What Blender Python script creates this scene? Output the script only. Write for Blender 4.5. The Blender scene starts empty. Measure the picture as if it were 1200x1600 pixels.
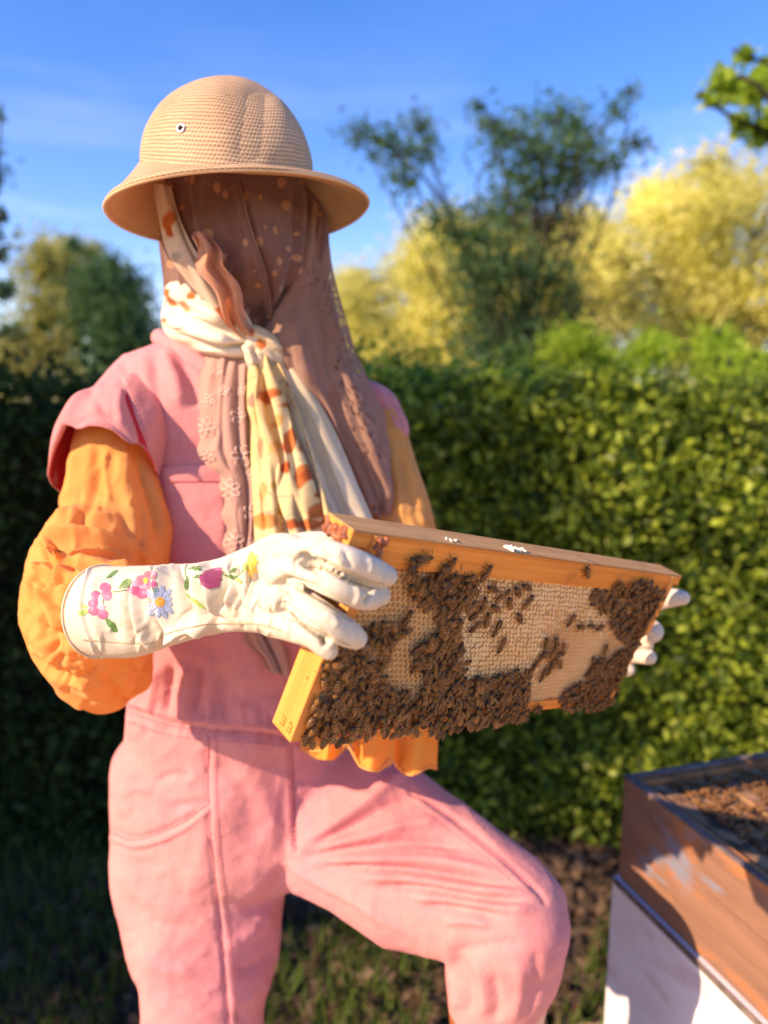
import bpy, bmesh, math, random
import numpy as np
from mathutils import Vector, Matrix
from mathutils.bvhtree import BVHTree
rnd = random.Random(7)
rng = np.random.default_rng(7)
sc = bpy.context.scene
COL = sc.collection
R = math.radians

# ------------------------------------------------------------------ camera
CAMZ, PITCH, FPX = 1.42, R(8.0), 1155.0
cam_data = bpy.data.cameras.new('camera')
cam = bpy.data.objects.new('camera', cam_data); COL.objects.link(cam)
cam.location = (0, 0, CAMZ)
cam.rotation_euler = (R(90) - PITCH, 0, 0)
cam_data.sensor_fit = 'VERTICAL'; cam_data.sensor_height = 36.0; cam_data.sensor_width = 27.0
cam_data.lens = 26.0
cam_data.clip_start = 0.05; cam_data.clip_end = 500
cam_data.dof.use_dof = True
cam_data.dof.focus_distance = 0.60
cam_data.dof.aperture_fstop = 3.2
cam_data.dof.aperture_blades = 0
sc.camera = cam

# ------------------------------------------------------------------ light
SUN_EL, SUN_AZ = R(31), R(31)          # azimuth: from image left, turned towards the camera
SD = Vector((-math.cos(SUN_EL)*math.cos(SUN_AZ), -math.cos(SUN_EL)*math.sin(SUN_AZ), math.sin(SUN_EL)))
world = bpy.data.worlds.new('World'); sc.world = world; world.use_nodes = True
wn = world.node_tree.nodes; wl = world.node_tree.links
bg = wn['Background']
sky = wn.new('ShaderNodeTexSky'); sky.sky_type = 'NISHITA'; sky.sun_disc = False
sky.sun_elevation = SUN_EL; sky.sun_rotation = math.atan2(SD.x, SD.y)
sky.air_density = 1.0; sky.dust_density = 0.3; sky.ozone_density = 3.0; sky.altitude = 0
tc = wn.new('ShaderNodeTexCoord'); mp = wn.new('ShaderNodeMapping'); mp.inputs['Scale'].default_value = (1.2, 1.6, 7.0)
nz = wn.new('ShaderNodeTexNoise'); nz.inputs['Scale'].default_value = 2.3; nz.inputs['Detail'].default_value = 7; nz.inputs['Roughness'].default_value = .55
cr = wn.new('ShaderNodeValToRGB'); cr.color_ramp.elements[0].position = .50; cr.color_ramp.elements[1].position = .86
cr.color_ramp.elements[1].color = (.20, .20, .20, 1)
mx = wn.new('ShaderNodeMixRGB'); mx.inputs[2].default_value = (11, 12, 13, 1)
wl.new(tc.outputs['Generated'], mp.inputs[0]); wl.new(mp.outputs[0], nz.inputs['Vector']); wl.new(nz.outputs[0], cr.inputs[0])
sz = wn.new('ShaderNodeSeparateXYZ'); wl.new(tc.outputs['Generated'], sz.inputs[0]); mr = wn.new('ShaderNodeMapRange'); mr.inputs[1].default_value = .22; mr.inputs[2].default_value = .40; mr.inputs[3].default_value = 1; mr.inputs[4].default_value = .12; wl.new(sz.outputs[2], mr.inputs[0])
mm_ = wn.new('ShaderNodeMath'); mm_.operation = 'MULTIPLY'; wl.new(cr.outputs[0], mm_.inputs[0]); wl.new(mr.outputs[0], mm_.inputs[1]); wl.new(mm_.outputs[0], mx.inputs[0]); hs = wn.new('ShaderNodeHueSaturation'); hs.inputs['Saturation'].default_value = 1.36; hs.inputs['Value'].default_value = 1.5; hs.inputs['Hue'].default_value = .513; wl.new(sky.outputs[0], hs.inputs['Color']); wl.new(hs.outputs[0], mx.inputs[1]); wl.new(mx.outputs[0], bg.inputs['Color'])
bg.inputs['Strength'].default_value = 0.12
sun_data = bpy.data.lights.new('sun', 'SUN'); sun_data.energy = 5.0; sun_data.angle = R(0.6); sun_data.color = (1.0, .84, .62)
sun = bpy.data.objects.new('sun', sun_data); COL.objects.link(sun)
sun.rotation_euler = SD.to_track_quat('Z', 'Y').to_euler(); sun.location = SD*8
sc.view_settings.view_transform = 'Standard'; sc.view_settings.look = 'None'
sc.view_settings.exposure = 0.84; sc.view_settings.gamma = 1.0; sc.view_settings.use_curve_mapping = False
sc.view_settings.use_white_balance = True; sc.view_settings.white_balance_temperature = 7700; sc.view_settings.white_balance_tint = 28
sc.render.engine = 'CYCLES'
sc.cycles.max_bounces = 8; sc.cycles.transparent_max_bounces = 12; sc.cycles.caustics_reflective = False; sc.cycles.caustics_refractive = False

# ------------------------------------------------------------------ measuring helpers
CP, SP = math.cos(PITCH), math.sin(PITCH)
CX = np.array([1., 0, 0]); CF = np.array([0, CP, -SP]); CU = np.array([0, SP, CP]); C0 = np.array([0, 0, CAMZ])
def W(px, py, Z):
    return C0 + (px-600)/FPX*Z*CX - (py-800)/FPX*Z*CU + Z*CF
def proj(V):
    d = np.asarray(V) - C0
    z = d @ CF
    return 600 + FPX*(d @ CX)/z, 800 - FPX*(d @ CU)/z, z
def on_height(px, py, h):
    d = (px-600)/FPX*CX - (py-800)/FPX*CU + CF
    return C0 + d*((h-CAMZ)/d[2])
def on_depth(px, py, y):
    d = (px-600)/FPX*CX - (py-800)/FPX*CU + CF
    return C0 + d*(y/d[1])

# ------------------------------------------------------------------ object helpers
def props(o, label=None, cat=None, group=None, kind=None):
    if label: o['label'] = label
    if cat: o['category'] = cat
    if group: o['group'] = group
    if kind: o['kind'] = kind
    return o
def thing(name, label, cat, loc=(0, 0, 0), rot=None, group=None):
    o = bpy.data.objects.new(name, None); COL.objects.link(o); o.empty_display_size = .05
    if rot is not None: o.matrix_world = rot
    else: o.location = loc
    return props(o, label, cat, group)
def mesh_of(name, verts, faces, mats, smooth=True, mi=None):
    me = bpy.data.meshes.new(name)
    verts = np.asarray(verts, dtype=np.float32)
    if isinstance(faces, np.ndarray):
        n, k = faces.shape
        me.vertices.add(len(verts)); me.vertices.foreach_set('co', verts.ravel())
        me.loops.add(n*k); me.loops.foreach_set('vertex_index', faces.astype(np.int32).ravel())
        me.polygons.add(n); me.polygons.foreach_set('loop_start', np.arange(0, n*k, k, dtype=np.int32))
        me.polygons.foreach_set('loop_total', np.full(n, k, dtype=np.int32))
        me.update(calc_edges=True); me.validate()
    else:
        me.from_pydata([tuple(v) for v in verts.tolist()], [], faces); me.update()
    for m in (mats if isinstance(mats, (list, tuple)) else [mats]): me.materials.append(m)
    if mi is not None: me.polygons.foreach_set('material_index', np.asarray(mi, dtype=np.int32))
    me.polygons.foreach_set('use_smooth', np.full(len(me.polygons), bool(smooth)))
    return me
def link(name, me, parent=None, world=True, kind=None, label=None):
    o = bpy.data.objects.new(name, me); COL.objects.link(o)
    if parent is not None:
        o.parent = parent
        if world:      # mesh is written in world coordinates
            top = parent; off = Vector((0, 0, 0))
            while top is not None: off += Vector(top.location); top = top.parent
            o.location = -off
    if kind: o['kind'] = kind
    if label: o['label'] = label
    return o
class Bag:
    """collects vertices and faces of one piece"""
    def __init__(s): s.v = []; s.f = []
    def add(s, v, f):
        n = len(s.v); s.v += [tuple(map(float, x)) for x in v]; s.f += [tuple(i+n for i in q) for q in f]
    def box(s, lo, hi, M=None):
        c = [(x, y, z) for x in (lo[0], hi[0]) for y in (lo[1], hi[1]) for z in (lo[2], hi[2])]
        if M is not None: c = [tuple(M @ Vector(p)) for p in c]
        s.add(c, [(0,1,3,2),(4,6,7,5),(0,4,5,1),(2,3,7,6),(0,2,6,4),(1,5,7,3)])
    def mesh(s, name, mats, smooth=False, bevel=0, seg=2):
        me = bpy.data.meshes.new(name); me.from_pydata(s.v, [], s.f); me.update()
        if bevel:
            bm = bmesh.new(); bm.from_mesh(me)
            bmesh.ops.bevel(bm, geom=list(bm.edges), offset=bevel, segments=seg, affect='EDGES', profile=.5)
            bm.to_mesh(me); bm.free()
        for m in (mats if isinstance(mats, (list, tuple)) else [mats]): me.materials.append(m)
        me.polygons.foreach_set('use_smooth', np.full(len(me.polygons), smooth))
        return me
def catmull(P, n):
    P = np.asarray(P, float); m = len(P)
    t = np.linspace(0, m-1, n); i = np.clip(t.astype(int), 0, m-2); f = (t-i)[:, None]
    p1, p2 = P[i], P[i+1]
    p0 = np.where((i > 0)[:, None], P[np.maximum(i-1, 0)], 2*p1-p2)
    p3 = np.where((i < m-2)[:, None], P[np.minimum(i+2, m-1)], 2*p2-p1)
    return .5*((2*p1)+(p2-p0)*f+(2*p0-5*p1+4*p2-p3)*f**2+(3*p1-p0-3*p2+p3)*f**3)
def grid_faces(nu, nv, wrap=False, off=0):
    f = []
    a = np.arange(nu-1)[:, None]*nv; b = np.arange(nv if wrap else nv-1)[None, :]; b2 = (b+1) % nv
    q = np.stack([a+b, a+b2, a+nv+b2, a+nv+b], -1).reshape(-1, 4)
    return q + off
def nrm(v):
    v = np.asarray(v, float); return v/np.maximum(np.linalg.norm(v, axis=-1, keepdims=True), 1e-9)
def tube(nodes, ns=40, nr=36, world_nodes=False, cap=True, flat_start=False):
    """closed tapered limb. nodes: (px, py, Z, radius_px, depth_ratio); radius measured at that depth"""
    N = []
    for a in nodes:
        a = tuple(a) + ((1.0,) if len(a) == 4 else ())
        c = np.array(a[:3]) if world_nodes else W(*a[:3])
        r = a[3] if world_nodes else a[3]*a[2]/FPX
        N.append([*c, r, r*a[4]])
    Q = catmull(N, ns); P = Q[:, :3]
    T = nrm(np.gradient(P, axis=0))
    view = nrm(P - C0)
    wv = nrm(np.cross(T, view)); dv = np.cross(wv, T)
    rw, rd = Q[:, 3], Q[:, 4]
    if cap:
        k = 6; th = np.linspace(math.pi/2, 0, k+1)[:-1]
        def caps(i, sgn):
            out = []
            for t in th:
                out.append((P[i]+sgn*T[i]*min(rw[i], rd[i])*math.sin(t), wv[i], dv[i], rw[i]*max(math.cos(t), .02), rd[i]*max(math.cos(t), .02)))
            return out
        A = [] if flat_start else caps(0, -1); B = caps(-1, 1)[::-1]
        P = np.array([x[0] for x in A]+list(P)+[x[0] for x in B]); wv = np.array([x[1] for x in A]+list(wv)+[x[1] for x in B])
        dv = np.array([x[2] for x in A]+list(dv)+[x[2] for x in B]); rw = np.array([x[3] for x in A]+list(rw)+[x[3] for x in B]); rd = np.array([x[4] for x in A]+list(rd)+[x[4] for x in B])
    ang = np.linspace(0, 2*math.pi, nr, endpoint=False)
    V = P[:, None]+wv[:, None]*(rw[:, None]*np.cos(ang))[..., None]+dv[:, None]*(rd[:, None]*np.sin(ang))[..., None]
    n = len(P); F = [tuple(q) for q in grid_faces(n, nr, True).tolist()]
    F += [tuple(range(nr-1, -1, -1)), tuple((n-1)*nr+i for i in range(nr))]
    return V.reshape(-1, 3), F
def apply_mods(me, setup):
    o = bpy.data.objects.new('tmp', me); COL.objects.link(o); setup(o)
    dg = bpy.context.evaluated_depsgraph_get(); dg.update()
    out = bpy.data.meshes.new_from_object(o.evaluated_get(dg)); bpy.data.objects.remove(o)
    return out
def fuse(parts, voxel, smooth=6, fac=.6):
    b = Bag()
    for v, f in parts: b.add(v, f)
    me = bpy.data.meshes.new('fuse'); me.from_pydata(b.v, [], b.f); me.update()
    bm = bmesh.new(); bm.from_mesh(me); bmesh.ops.recalc_face_normals(bm, faces=bm.faces); bm.to_mesh(me); bm.free()
    def s(o):
        m = o.modifiers.new('r', 'REMESH'); m.mode = 'VOXEL'; m.voxel_size = voxel
        if smooth:
            m = o.modifiers.new('s', 'SMOOTH'); m.factor = fac; m.iterations = smooth
    return apply_mods(me, s)
def get_vn(me):
    n = len(me.vertices); v = np.empty(n*3, np.float32); me.vertices.foreach_get('co', v)
    nn = np.empty(n*3, np.float32); me.vertex_normals.foreach_get('vector', nn)
    return v.reshape(-1, 3).astype(float), nn.reshape(-1, 3).astype(float)
def set_v(me, V):
    me.vertices.foreach_set('co', V.astype(np.float32).ravel()); me.update()
def seg_dist(X, Y, pts):
    """distance to a polyline and the position 0..1 along it"""
    P = catmull(pts, max(8, 6*len(pts))) if len(pts) > 2 else np.linspace(pts[0], pts[1], 6)
    D = np.full(X.shape, 1e9); S = np.zeros(X.shape); SG = np.zeros(X.shape)
    n = len(P)-1
    for i in range(n):
        a, b = P[i], P[i+1]; ab = b-a; L = ab@ab+1e-9
        t = np.clip(((X-a[0])*ab[0]+(Y-a[1])*ab[1])/L, 0, 1)
        dx, dy = X-a[0]-t*ab[0], Y-a[1]-t*ab[1]
        d = np.hypot(dx, dy); m = d < D
        D = np.where(m, d, D); S = np.where(m, (i+t)/n, S); SG = np.where(m, np.sign(ab[0]*dy-ab[1]*dx), SG)
    return D, S, SG
def noise3(V, scale, seed=0, octaves=3):
    """cheap smooth pseudo noise built from rotated sines"""
    r = np.random.default_rng(seed); out = np.zeros(len(V)); a = 1.0; tot = 0
    for o in range(octaves):
        for k in range(4):
            d = nrm(r.normal(size=3))*scale*(2**o)*r.uniform(.7, 1.4)
            d2 = nrm(r.normal(size=3))*scale*(2**o)*.6
            out += a*np.sin(V@d + 1.7*np.sin(V@d2+r.uniform(0, 6)) + r.uniform(0, 6))/4
        tot += a; a *= .5
    return out/tot
def ridged(V, scale, seed, stretch=(1, 1, 1)):
    Q = V*np.array(stretch, float)
    w = np.stack([noise3(Q, scale*.5, seed+k, 2) for k in (11, 12, 13)], 1)*(1.1/scale)
    a = np.abs(noise3(Q+w, scale, seed, 1)); b_ = np.abs(noise3(Q+w, scale*1.9, seed+5, 1))
    return (1-np.clip(a*2.6, 0, 1))**2+.45*(1-np.clip(b_*2.6, 0, 1))**2-.45
def sculpt(me, strokes, lumps=()):
    """folds, creases and seams pressed into the surface: (points, width_px, height_m[, kind])"""
    V, N = get_vn(me); X, Y, Z = proj(V)
    face = np.clip(-(N*nrm(V-C0)).sum(1)*2.5+.2, 0, 1)
    D = np.zeros(len(V))
    for st in strokes:
        pts, w, h = st[:3]; kind = st[3] if len(st) > 3 else 'g'
        pts = np.asarray(pts, float); x0, y0 = pts.min(0)-3*w; x1, y1 = pts.max(0)+3*w
        m = (X > x0) & (X < x1) & (Y > y0) & (Y < y1)
        if not m.any(): continue
        d, s, sg = seg_dist(X[m], Y[m], pts)
        taper = np.clip(np.minimum(s, 1-s)*5+.15, 0, 1) if kind != 'e' else 1
        if kind == 'c':      # sharp crease with a soft shoulder on both sides
            p = -np.exp(-(d/(w*.35))**2)+.45*np.exp(-((d-w)/(w*.6))**2)
        elif kind == 's':    # overlapping fold: steep on one side
            p = np.where(sg > 0, np.exp(-(d/w)**2), np.exp(-(d/(w*.3))**2))
        else: p = np.exp(-(d/w)**2)
        D[m] += h*p*taper
    D *= face
    for l in lumps:
        if len(l) == 3: D += l[1]*noise3(V, l[0], l[2])
        else: D += l[1]*ridged(V, l[0], l[2], l[3])
    set_v(me, V+N*D[:, None])
def shade_smooth(me, mats):
    me.materials.clear()
    for m in (mats if isinstance(mats, (list, tuple)) else [mats]): me.materials.append(m)
    me.polygons.foreach_set('use_smooth', np.full(len(me.polygons), True)); me.update()
def bvh_of(*mes):
    V = []; F = []
    for me in mes:
        v, _ = get_vn(me); n = len(V); V += [tuple(x) for x in v]; F += [tuple(i+n for i in p.vertices) for p in me.polygons]
    return BVHTree.FromPolygons(V, F)
C0v = Vector(C0)
def hit(bvh, px, py, lift=.0006, fallback=.6):
    d = Vector(W(px, py, 1.0)-C0).normalized()
    p, n, i, dist = bvh.ray_cast(C0v, d)
    if p is None: return None
    if n.dot(d) > 0: n = -n
    return np.array(p + n*lift)
def patch(bvh, poly, lift=.0008, step=3.0, name='patch', mat=None, dome=0.0):
    """a flat piece of stitched or printed work that follows the surface below it"""
    poly = np.asarray(poly, float); c = poly.mean(0); k = len(poly); rings = 5
    V = [c]; H = [1]
    for r in range(1, rings+1):
        for p in poly: V.append(c+(p-c)*r/rings); H.append(1-(r/rings)**2)
    out = []
    for (x, y), h in zip(V, H):
        q = hit(bvh, x, y, lift+dome*h)
        if q is None: return None
        out.append(q)
    F = [(0, 1+i, 1+(i+1) % k) for i in range(k)]
    for r in range(rings-1):
        a = 1+r*k; b = a+k
        F += [(a+i, b+i, b+(i+1) % k, a+(i+1) % k) for i in range(k)]
    return out, F
def cord(bvh, pts, rad, lift=0.0, n=None, ns=6, smooth=True):
    """a thread or seam line lying on a surface"""
    P = catmull(pts, n or max(6, int(sum(math.dist(a, b) for a, b in zip(pts, pts[1:]))/4))) if smooth else np.asarray(pts, float)
    Q = [hit(bvh, x, y, lift) for x, y in P]
    Q = [q for q in Q if q is not None]
    if len(Q) < 3: return None
    return wire(np.array(Q), rad, ns)
def wire(Q, rad, ns=6):
    Q = np.asarray(Q, float); T = nrm(np.gradient(Q, axis=0)); up = nrm(np.cross(T, nrm(Q-C0)+1e-4)); s = np.cross(up, T)
    rad = np.broadcast_to(rad, (len(Q),))
    a = np.linspace(0, 2*math.pi, ns, endpoint=False)
    V = Q[:, None]+up[:, None]*(rad[:, None]*np.cos(a))[..., None]+s[:, None]*(rad[:, None]*np.sin(a))[..., None]
    F = [tuple(q) for q in grid_faces(len(Q), ns, True).tolist()]+[tuple(range(ns-1, -1, -1)), tuple((len(Q)-1)*ns+i for i in range(ns))]
    return V.reshape(-1, 3), F
# ------------------------------------------------------------------ materials
def new_mat(name):
    m = bpy.data.materials.new(name); m.use_nodes = True
    return m, m.node_tree.nodes, m.node_tree.links, m.node_tree.nodes['Principled BSDF']
def rgb(c): return (*c, 1) if len(c) == 3 else c
def noise_col(nt, ln, c1, c2, scale, detail=4, vec=None, lo=.35, hi=.65, rough=.6, dist=0):
    n = nt.new('ShaderNodeTexNoise'); n.inputs['Scale'].default_value = scale; n.inputs['Detail'].default_value = detail
    n.inputs['Roughness'].default_value = rough; n.inputs['Distortion'].default_value = dist
    r = nt.new('ShaderNodeValToRGB'); r.color_ramp.elements[0].position = lo; r.color_ramp.elements[1].position = hi
    r.color_ramp.elements[0].color = rgb(c1); r.color_ramp.elements[1].color = rgb(c2)
    if vec is not None: ln.new(vec, n.inputs['Vector'])
    ln.new(n.outputs[0], r.inputs[0]); return r.outputs[0], n.outputs[0]
def coords(nt, ln, scale=(1, 1, 1), kind='Object', rot=(0, 0, 0)):
    t = nt.new('ShaderNodeTexCoord'); m = nt.new('ShaderNodeMapping'); m.inputs['Scale'].default_value = scale; m.inputs['Rotation'].default_value = rot
    ln.new(t.outputs[kind], m.inputs[0]); return m.outputs[0]
def bump(nt, ln, b, h, strength=.3, dist=.002, prev=None):
    n = nt.new('ShaderNodeBump'); n.inputs['Strength'].default_value = strength; n.inputs['Distance'].default_value = dist
    ln.new(h, n.inputs['Height'])
    if prev is not None: ln.new(prev, n.inputs['Normal'])
    ln.new(n.outputs[0], b.inputs['Normal']); return n.outputs[0]
def math_node(nt, ln, op, a, b=None):
    n = nt.new('ShaderNodeMath'); n.operation = op
    for i, x in enumerate((a, b)):
        if x is None: continue
        if isinstance(x, (int, float)): n.inputs[i].default_value = x
        else: ln.new(x, n.inputs[i])
    return n.outputs[0]
def mixc(nt, ln, f, a, b, mode='MIX'):
    n = nt.new('ShaderNodeMixRGB'); n.blend_type = mode
    for i, x in enumerate((f, a, b)):
        if isinstance(x, (int, float)): n.inputs[i].default_value = x
        elif isinstance(x, tuple): n.inputs[i].default_value = rgb(x)
        else: ln.new(x, n.inputs[i])
    return n.outputs[0]
def weave(nt, ln, scale, vec=None):
    """fine over-under thread pattern"""
    t = vec or coords(nt, ln, (scale, scale, scale))
    s = nt.new('ShaderNodeSeparateXYZ'); ln.new(t, s.inputs[0])
    a = math_node(nt, ln, 'SINE', s.outputs[0]); b = math_node(nt, ln, 'SINE', s.outputs[2])
    return math_node(nt, ln, 'MULTIPLY', a, b)
def cloth(name, c1, c2, rough=.9, wscale=2600, trans=0.0, tcol=None, sheen=.08, nscale=9, bstr=.25, c3=None):
    m, nt, ln, b = new_mat(name)
    v = coords(nt, ln)
    col, nf = noise_col(nt, ln, c1, c2, nscale, 6, v, .3, .7)
    fine, ff = noise_col(nt, ln, (.90, .90, .90), (1.06, 1.06, 1.06), 420, 2, coords(nt, ln, (1, 1, .35)), .3, .7)
    col = mixc(nt, ln, .8, col, fine, 'MULTIPLY')
    if c3:
        sp, _ = noise_col(nt, ln, (0, 0, 0), (1, 1, 1), 3.5, 4, v, .5, .75); col = mixc(nt, ln, sp, col, c3)
    ln.new(col, b.inputs['Base Color']); b.inputs['Roughness'].default_value = rough
    b.inputs['Sheen Weight'].default_value = sheen; b.inputs['Sheen Roughness'].default_value = .5
    b.inputs['Specular IOR Level'].default_value = .15
    n1 = nt.new('ShaderNodeTexNoise'); n1.inputs['Scale'].default_value = 55; n1.inputs['Detail'].default_value = 5; ln.new(v, n1.inputs['Vector'])
    p = bump(nt, ln, b, n1.outputs[0], bstr, .004)
    w = weave(nt, ln, wscale)
    bump(nt, ln, b, w, .25, .0004, p)
    if trans:
        t = nt.new('ShaderNodeBsdfTranslucent'); mxs = nt.new('ShaderNodeMixShader'); mxs.inputs[0].default_value = trans
        t.inputs['Color'].default_value = rgb(tcol or c2)
        ln.new(b.outputs[0], mxs.inputs[1]); ln.new(t.outputs[0], mxs.inputs[2]); ln.new(mxs.outputs[0], nt['Material Output'].inputs[0])
    return m
def plain(name, c, rough=.6, spec=.3, metal=0, nscale=30, var=.25, bstr=.2, bdist=.001, scale=(1, 1, 1)):
    m, nt, ln, b = new_mat(name); v = coords(nt, ln, scale)
    c2 = tuple(min(1, x*(1+var)) for x in c); c1 = tuple(x*(1-var) for x in c)
    col, nf = noise_col(nt, ln, c1, c2, nscale, 5, v, .3, .7)
    ln.new(col, b.inputs['Base Color']); b.inputs['Roughness'].default_value = rough; b.inputs['Specular IOR Level'].default_value = spec
    b.inputs['Metallic'].default_value = metal
    if bstr: bump(nt, ln, b, nf, bstr, bdist)
    return m
def wood(name, c1, c2, axis=0, scale=1.0, rough=.6, dirt=None, dirt_lo=.5, dirt_hi=.75, dirt_scale=14, bstr=.35):
    m, nt, ln, b = new_mat(name)
    s = [60*scale]*3; s[axis] = 2.2*scale
    v = coords(nt, ln, tuple(s))
    col, nf = noise_col(nt, ln, c1, c2, 1.0, 5, v, .3, .68, .62, .6)
    s2 = [260*scale]*3; s2[axis] = 6*scale
    f, ff = noise_col(nt, ln, (.72, .68, .62), (1.08, 1.08, 1.08), 1.0, 3, coords(nt, ln, tuple(s2)), .3, .7)
    col = mixc(nt, ln, .8, col, f, 'MULTIPLY')
    if dirt:
        dn, _ = noise_col(nt, ln, (0, 0, 0), (1, 1, 1), dirt_scale, 5, coords(nt, ln), dirt_lo, dirt_hi)
        col = mixc(nt, ln, dn, col, dirt)
    ln.new(col, b.inputs['Base Color']); b.inputs['Roughness'].default_value = rough; b.inputs['Specular IOR Level'].default_value = .25
    p = bump(nt, ln, b, nf, bstr, .0006); bump(nt, ln, b, ff, bstr, .0002, p)
    return m
def leaf_mat(name, c1, c2, trans=.45, gloss=.35, nscale=3.0, tboost=1.6, spec=.15, bias=0.0):
    m, nt, ln, b = new_mat(name)
    g = nt.new('ShaderNodeNewGeometry')
    r = nt.new('ShaderNodeValToRGB'); r.color_ramp.elements[0].color = rgb(c1); r.color_ramp.elements[1].color = rgb(c2); r.color_ramp.elements[0].position = bias
    ln.new(g.outputs['Random Per Island'], r.inputs[0])
    f, _ = noise_col(nt, ln, (.65, .65, .65), (1.3, 1.25, 1.1), nscale, 3, coords(nt, ln), .3, .7)
    col = mixc(nt, ln, 1.0, r.outputs[0], f, 'MULTIPLY')
    ln.new(col, b.inputs['Base Color']); b.inputs['Roughness'].default_value = gloss; b.inputs['Specular IOR Level'].default_value = spec
    t = nt.new('ShaderNodeBsdfTranslucent'); tcx = mixc(nt, ln, 1.0, col, (tboost, tboost, tboost*.5), 'MULTIPLY'); ln.new(tcx, t.inputs[0])
    mxs = nt.new('ShaderNodeMixShader'); mxs.inputs[0].default_value = trans
    ln.new(b.outputs[0], mxs.inputs[1]); ln.new(t.outputs[0], mxs.inputs[2]); ln.new(mxs.outputs[0], nt['Material Output'].inputs[0])
    return m
M = {}
M['pink'] = cloth('pink twill', (.54, .19, .195), (.65, .27, .25), .9, 2300, c3=(.60, .235, .26), bstr=.5)
M['pink_seam'] = cloth('pink stitching', (.50, .13, .15), (.60, .19, .20), .9, 2600)
M['lining'] = cloth('red lining', (.6, .03, .05), (.7, .05, .06), .9, 2600, trans=.3, tcol=(.8, .05, .08))
M['orange'] = cloth('orange voile', (.84, .39, .10), (.92, .50, .16), .85, 3000, trans=.42, tcol=(.95, .42, .06), sheen=.1, bstr=.2)
M['glove'] = cloth('cream glove leather', (.55, .495, .375), (.64, .585, .465), .62, 5200, sheen=.1, bstr=.12, nscale=14)
M['seam'] = plain('glove seam', (.36, .27, .15), .8, .2, bstr=0)
M['wood'] = wood('frame pine', (.74, .23, .035), (.88, .36, .075), 0, 1.0, .55, (.36, .12, .03), .62, .85, 22)
M['wood_v'] = wood('side bar pine', (.74, .25, .045), (.86, .38, .10), 2, 1.0, .55, (.36, .12, .03), .66, .85, 22)
M['wood_top'] = wood('worn top bar', (.46, .24, .09), (.62, .36, .15), 0, 1.3, .75, (.26, .13, .06), .55, .7, 30)
M['propolis'] = plain('propolis crust', (.34, .10, .035), .45, .5, nscale=180, var=.6, bstr=.9, bdist=.002)
M['stamp'] = plain('stamped mark', (.45, .15, .03), .7, .2, bstr=0)
M['burrwax'] = plain('white burr wax', (.75, .68, .5), .5, .4, nscale=300, bstr=.5)
def straw():
    m, nt, ln, b = new_mat('woven straw')
    t = nt.new('ShaderNodeUVMap'); mpn = nt.new('ShaderNodeMapping'); mpn.inputs['Scale'].default_value = (1, 1, 1); ln.new(t.outputs[0], mpn.inputs[0])
    s = nt.new('ShaderNodeSeparateXYZ'); ln.new(mpn.outputs[0], s.inputs[0])
    n = nt.new('ShaderNodeTexNoise'); n.inputs['Scale'].default_value = 40; ln.new(t.outputs[0], n.inputs['Vector'])
    wob = math_node(nt, ln, 'MULTIPLY', n.outputs[0], 4.0)
    u = math_node(nt, ln, 'MULTIPLY', s.outputs[0], 140*math.pi*2); v = math_node(nt, ln, 'MULTIPLY', s.outputs[1], 52*math.pi*2)
    v = math_node(nt, ln, 'ADD', v, wob)
    su = math_node(nt, ln, 'SINE', math_node(nt, ln, 'ADD', u, math_node(nt, ln, 'MULTIPLY', v, .5))); sv = math_node(nt, ln, 'SINE', v)
    h = math_node(nt, ln, 'MULTIPLY', su, sv); h = math_node(nt, ln, 'ADD', math_node(nt, ln, 'MULTIPLY', h, .5), math_node(nt, ln, 'MULTIPLY', sv, .5))
    r = nt.new('ShaderNodeValToRGB'); r.color_ramp.elements[0].position = .05; r.color_ramp.elements[1].position = .85
    r.color_ramp.elements[0].color = (.25, .145, .075, 1); r.color_ramp.elements[1].color = (.82, .63, .40, 1)
    hh = math_node(nt, ln, 'ADD', math_node(nt, ln, 'MULTIPLY', h, .5), .5); ln.new(hh, r.inputs[0])
    f, _ = noise_col(nt, ln, (.8, .74, .68), (1.05, 1.03, 1.0), 12, 4, coords(nt, ln), .3, .7)
    col = mixc(nt, ln, 1.0, r.outputs[0], f, 'MULTIPLY'); ln.new(col, b.inputs['Base Color'])
    b.inputs['Roughness'].default_value = .6; b.inputs['Specular IOR Level'].default_value = .3
    bump(nt, ln, b, hh, .5, .0010)
    tr = nt.new('ShaderNodeBsdfTranslucent'); tr.inputs[0].default_value = (.8, .38, .16, 1); ms = nt.new('ShaderNodeMixShader'); ms.inputs[0].default_value = .22
    ln.new(b.outputs[0], ms.inputs[1]); ln.new(tr.outputs[0], ms.inputs[2]); ln.new(ms.outputs[0], nt['Material Output'].inputs[0])
    return m
M['straw'] = straw()
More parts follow.
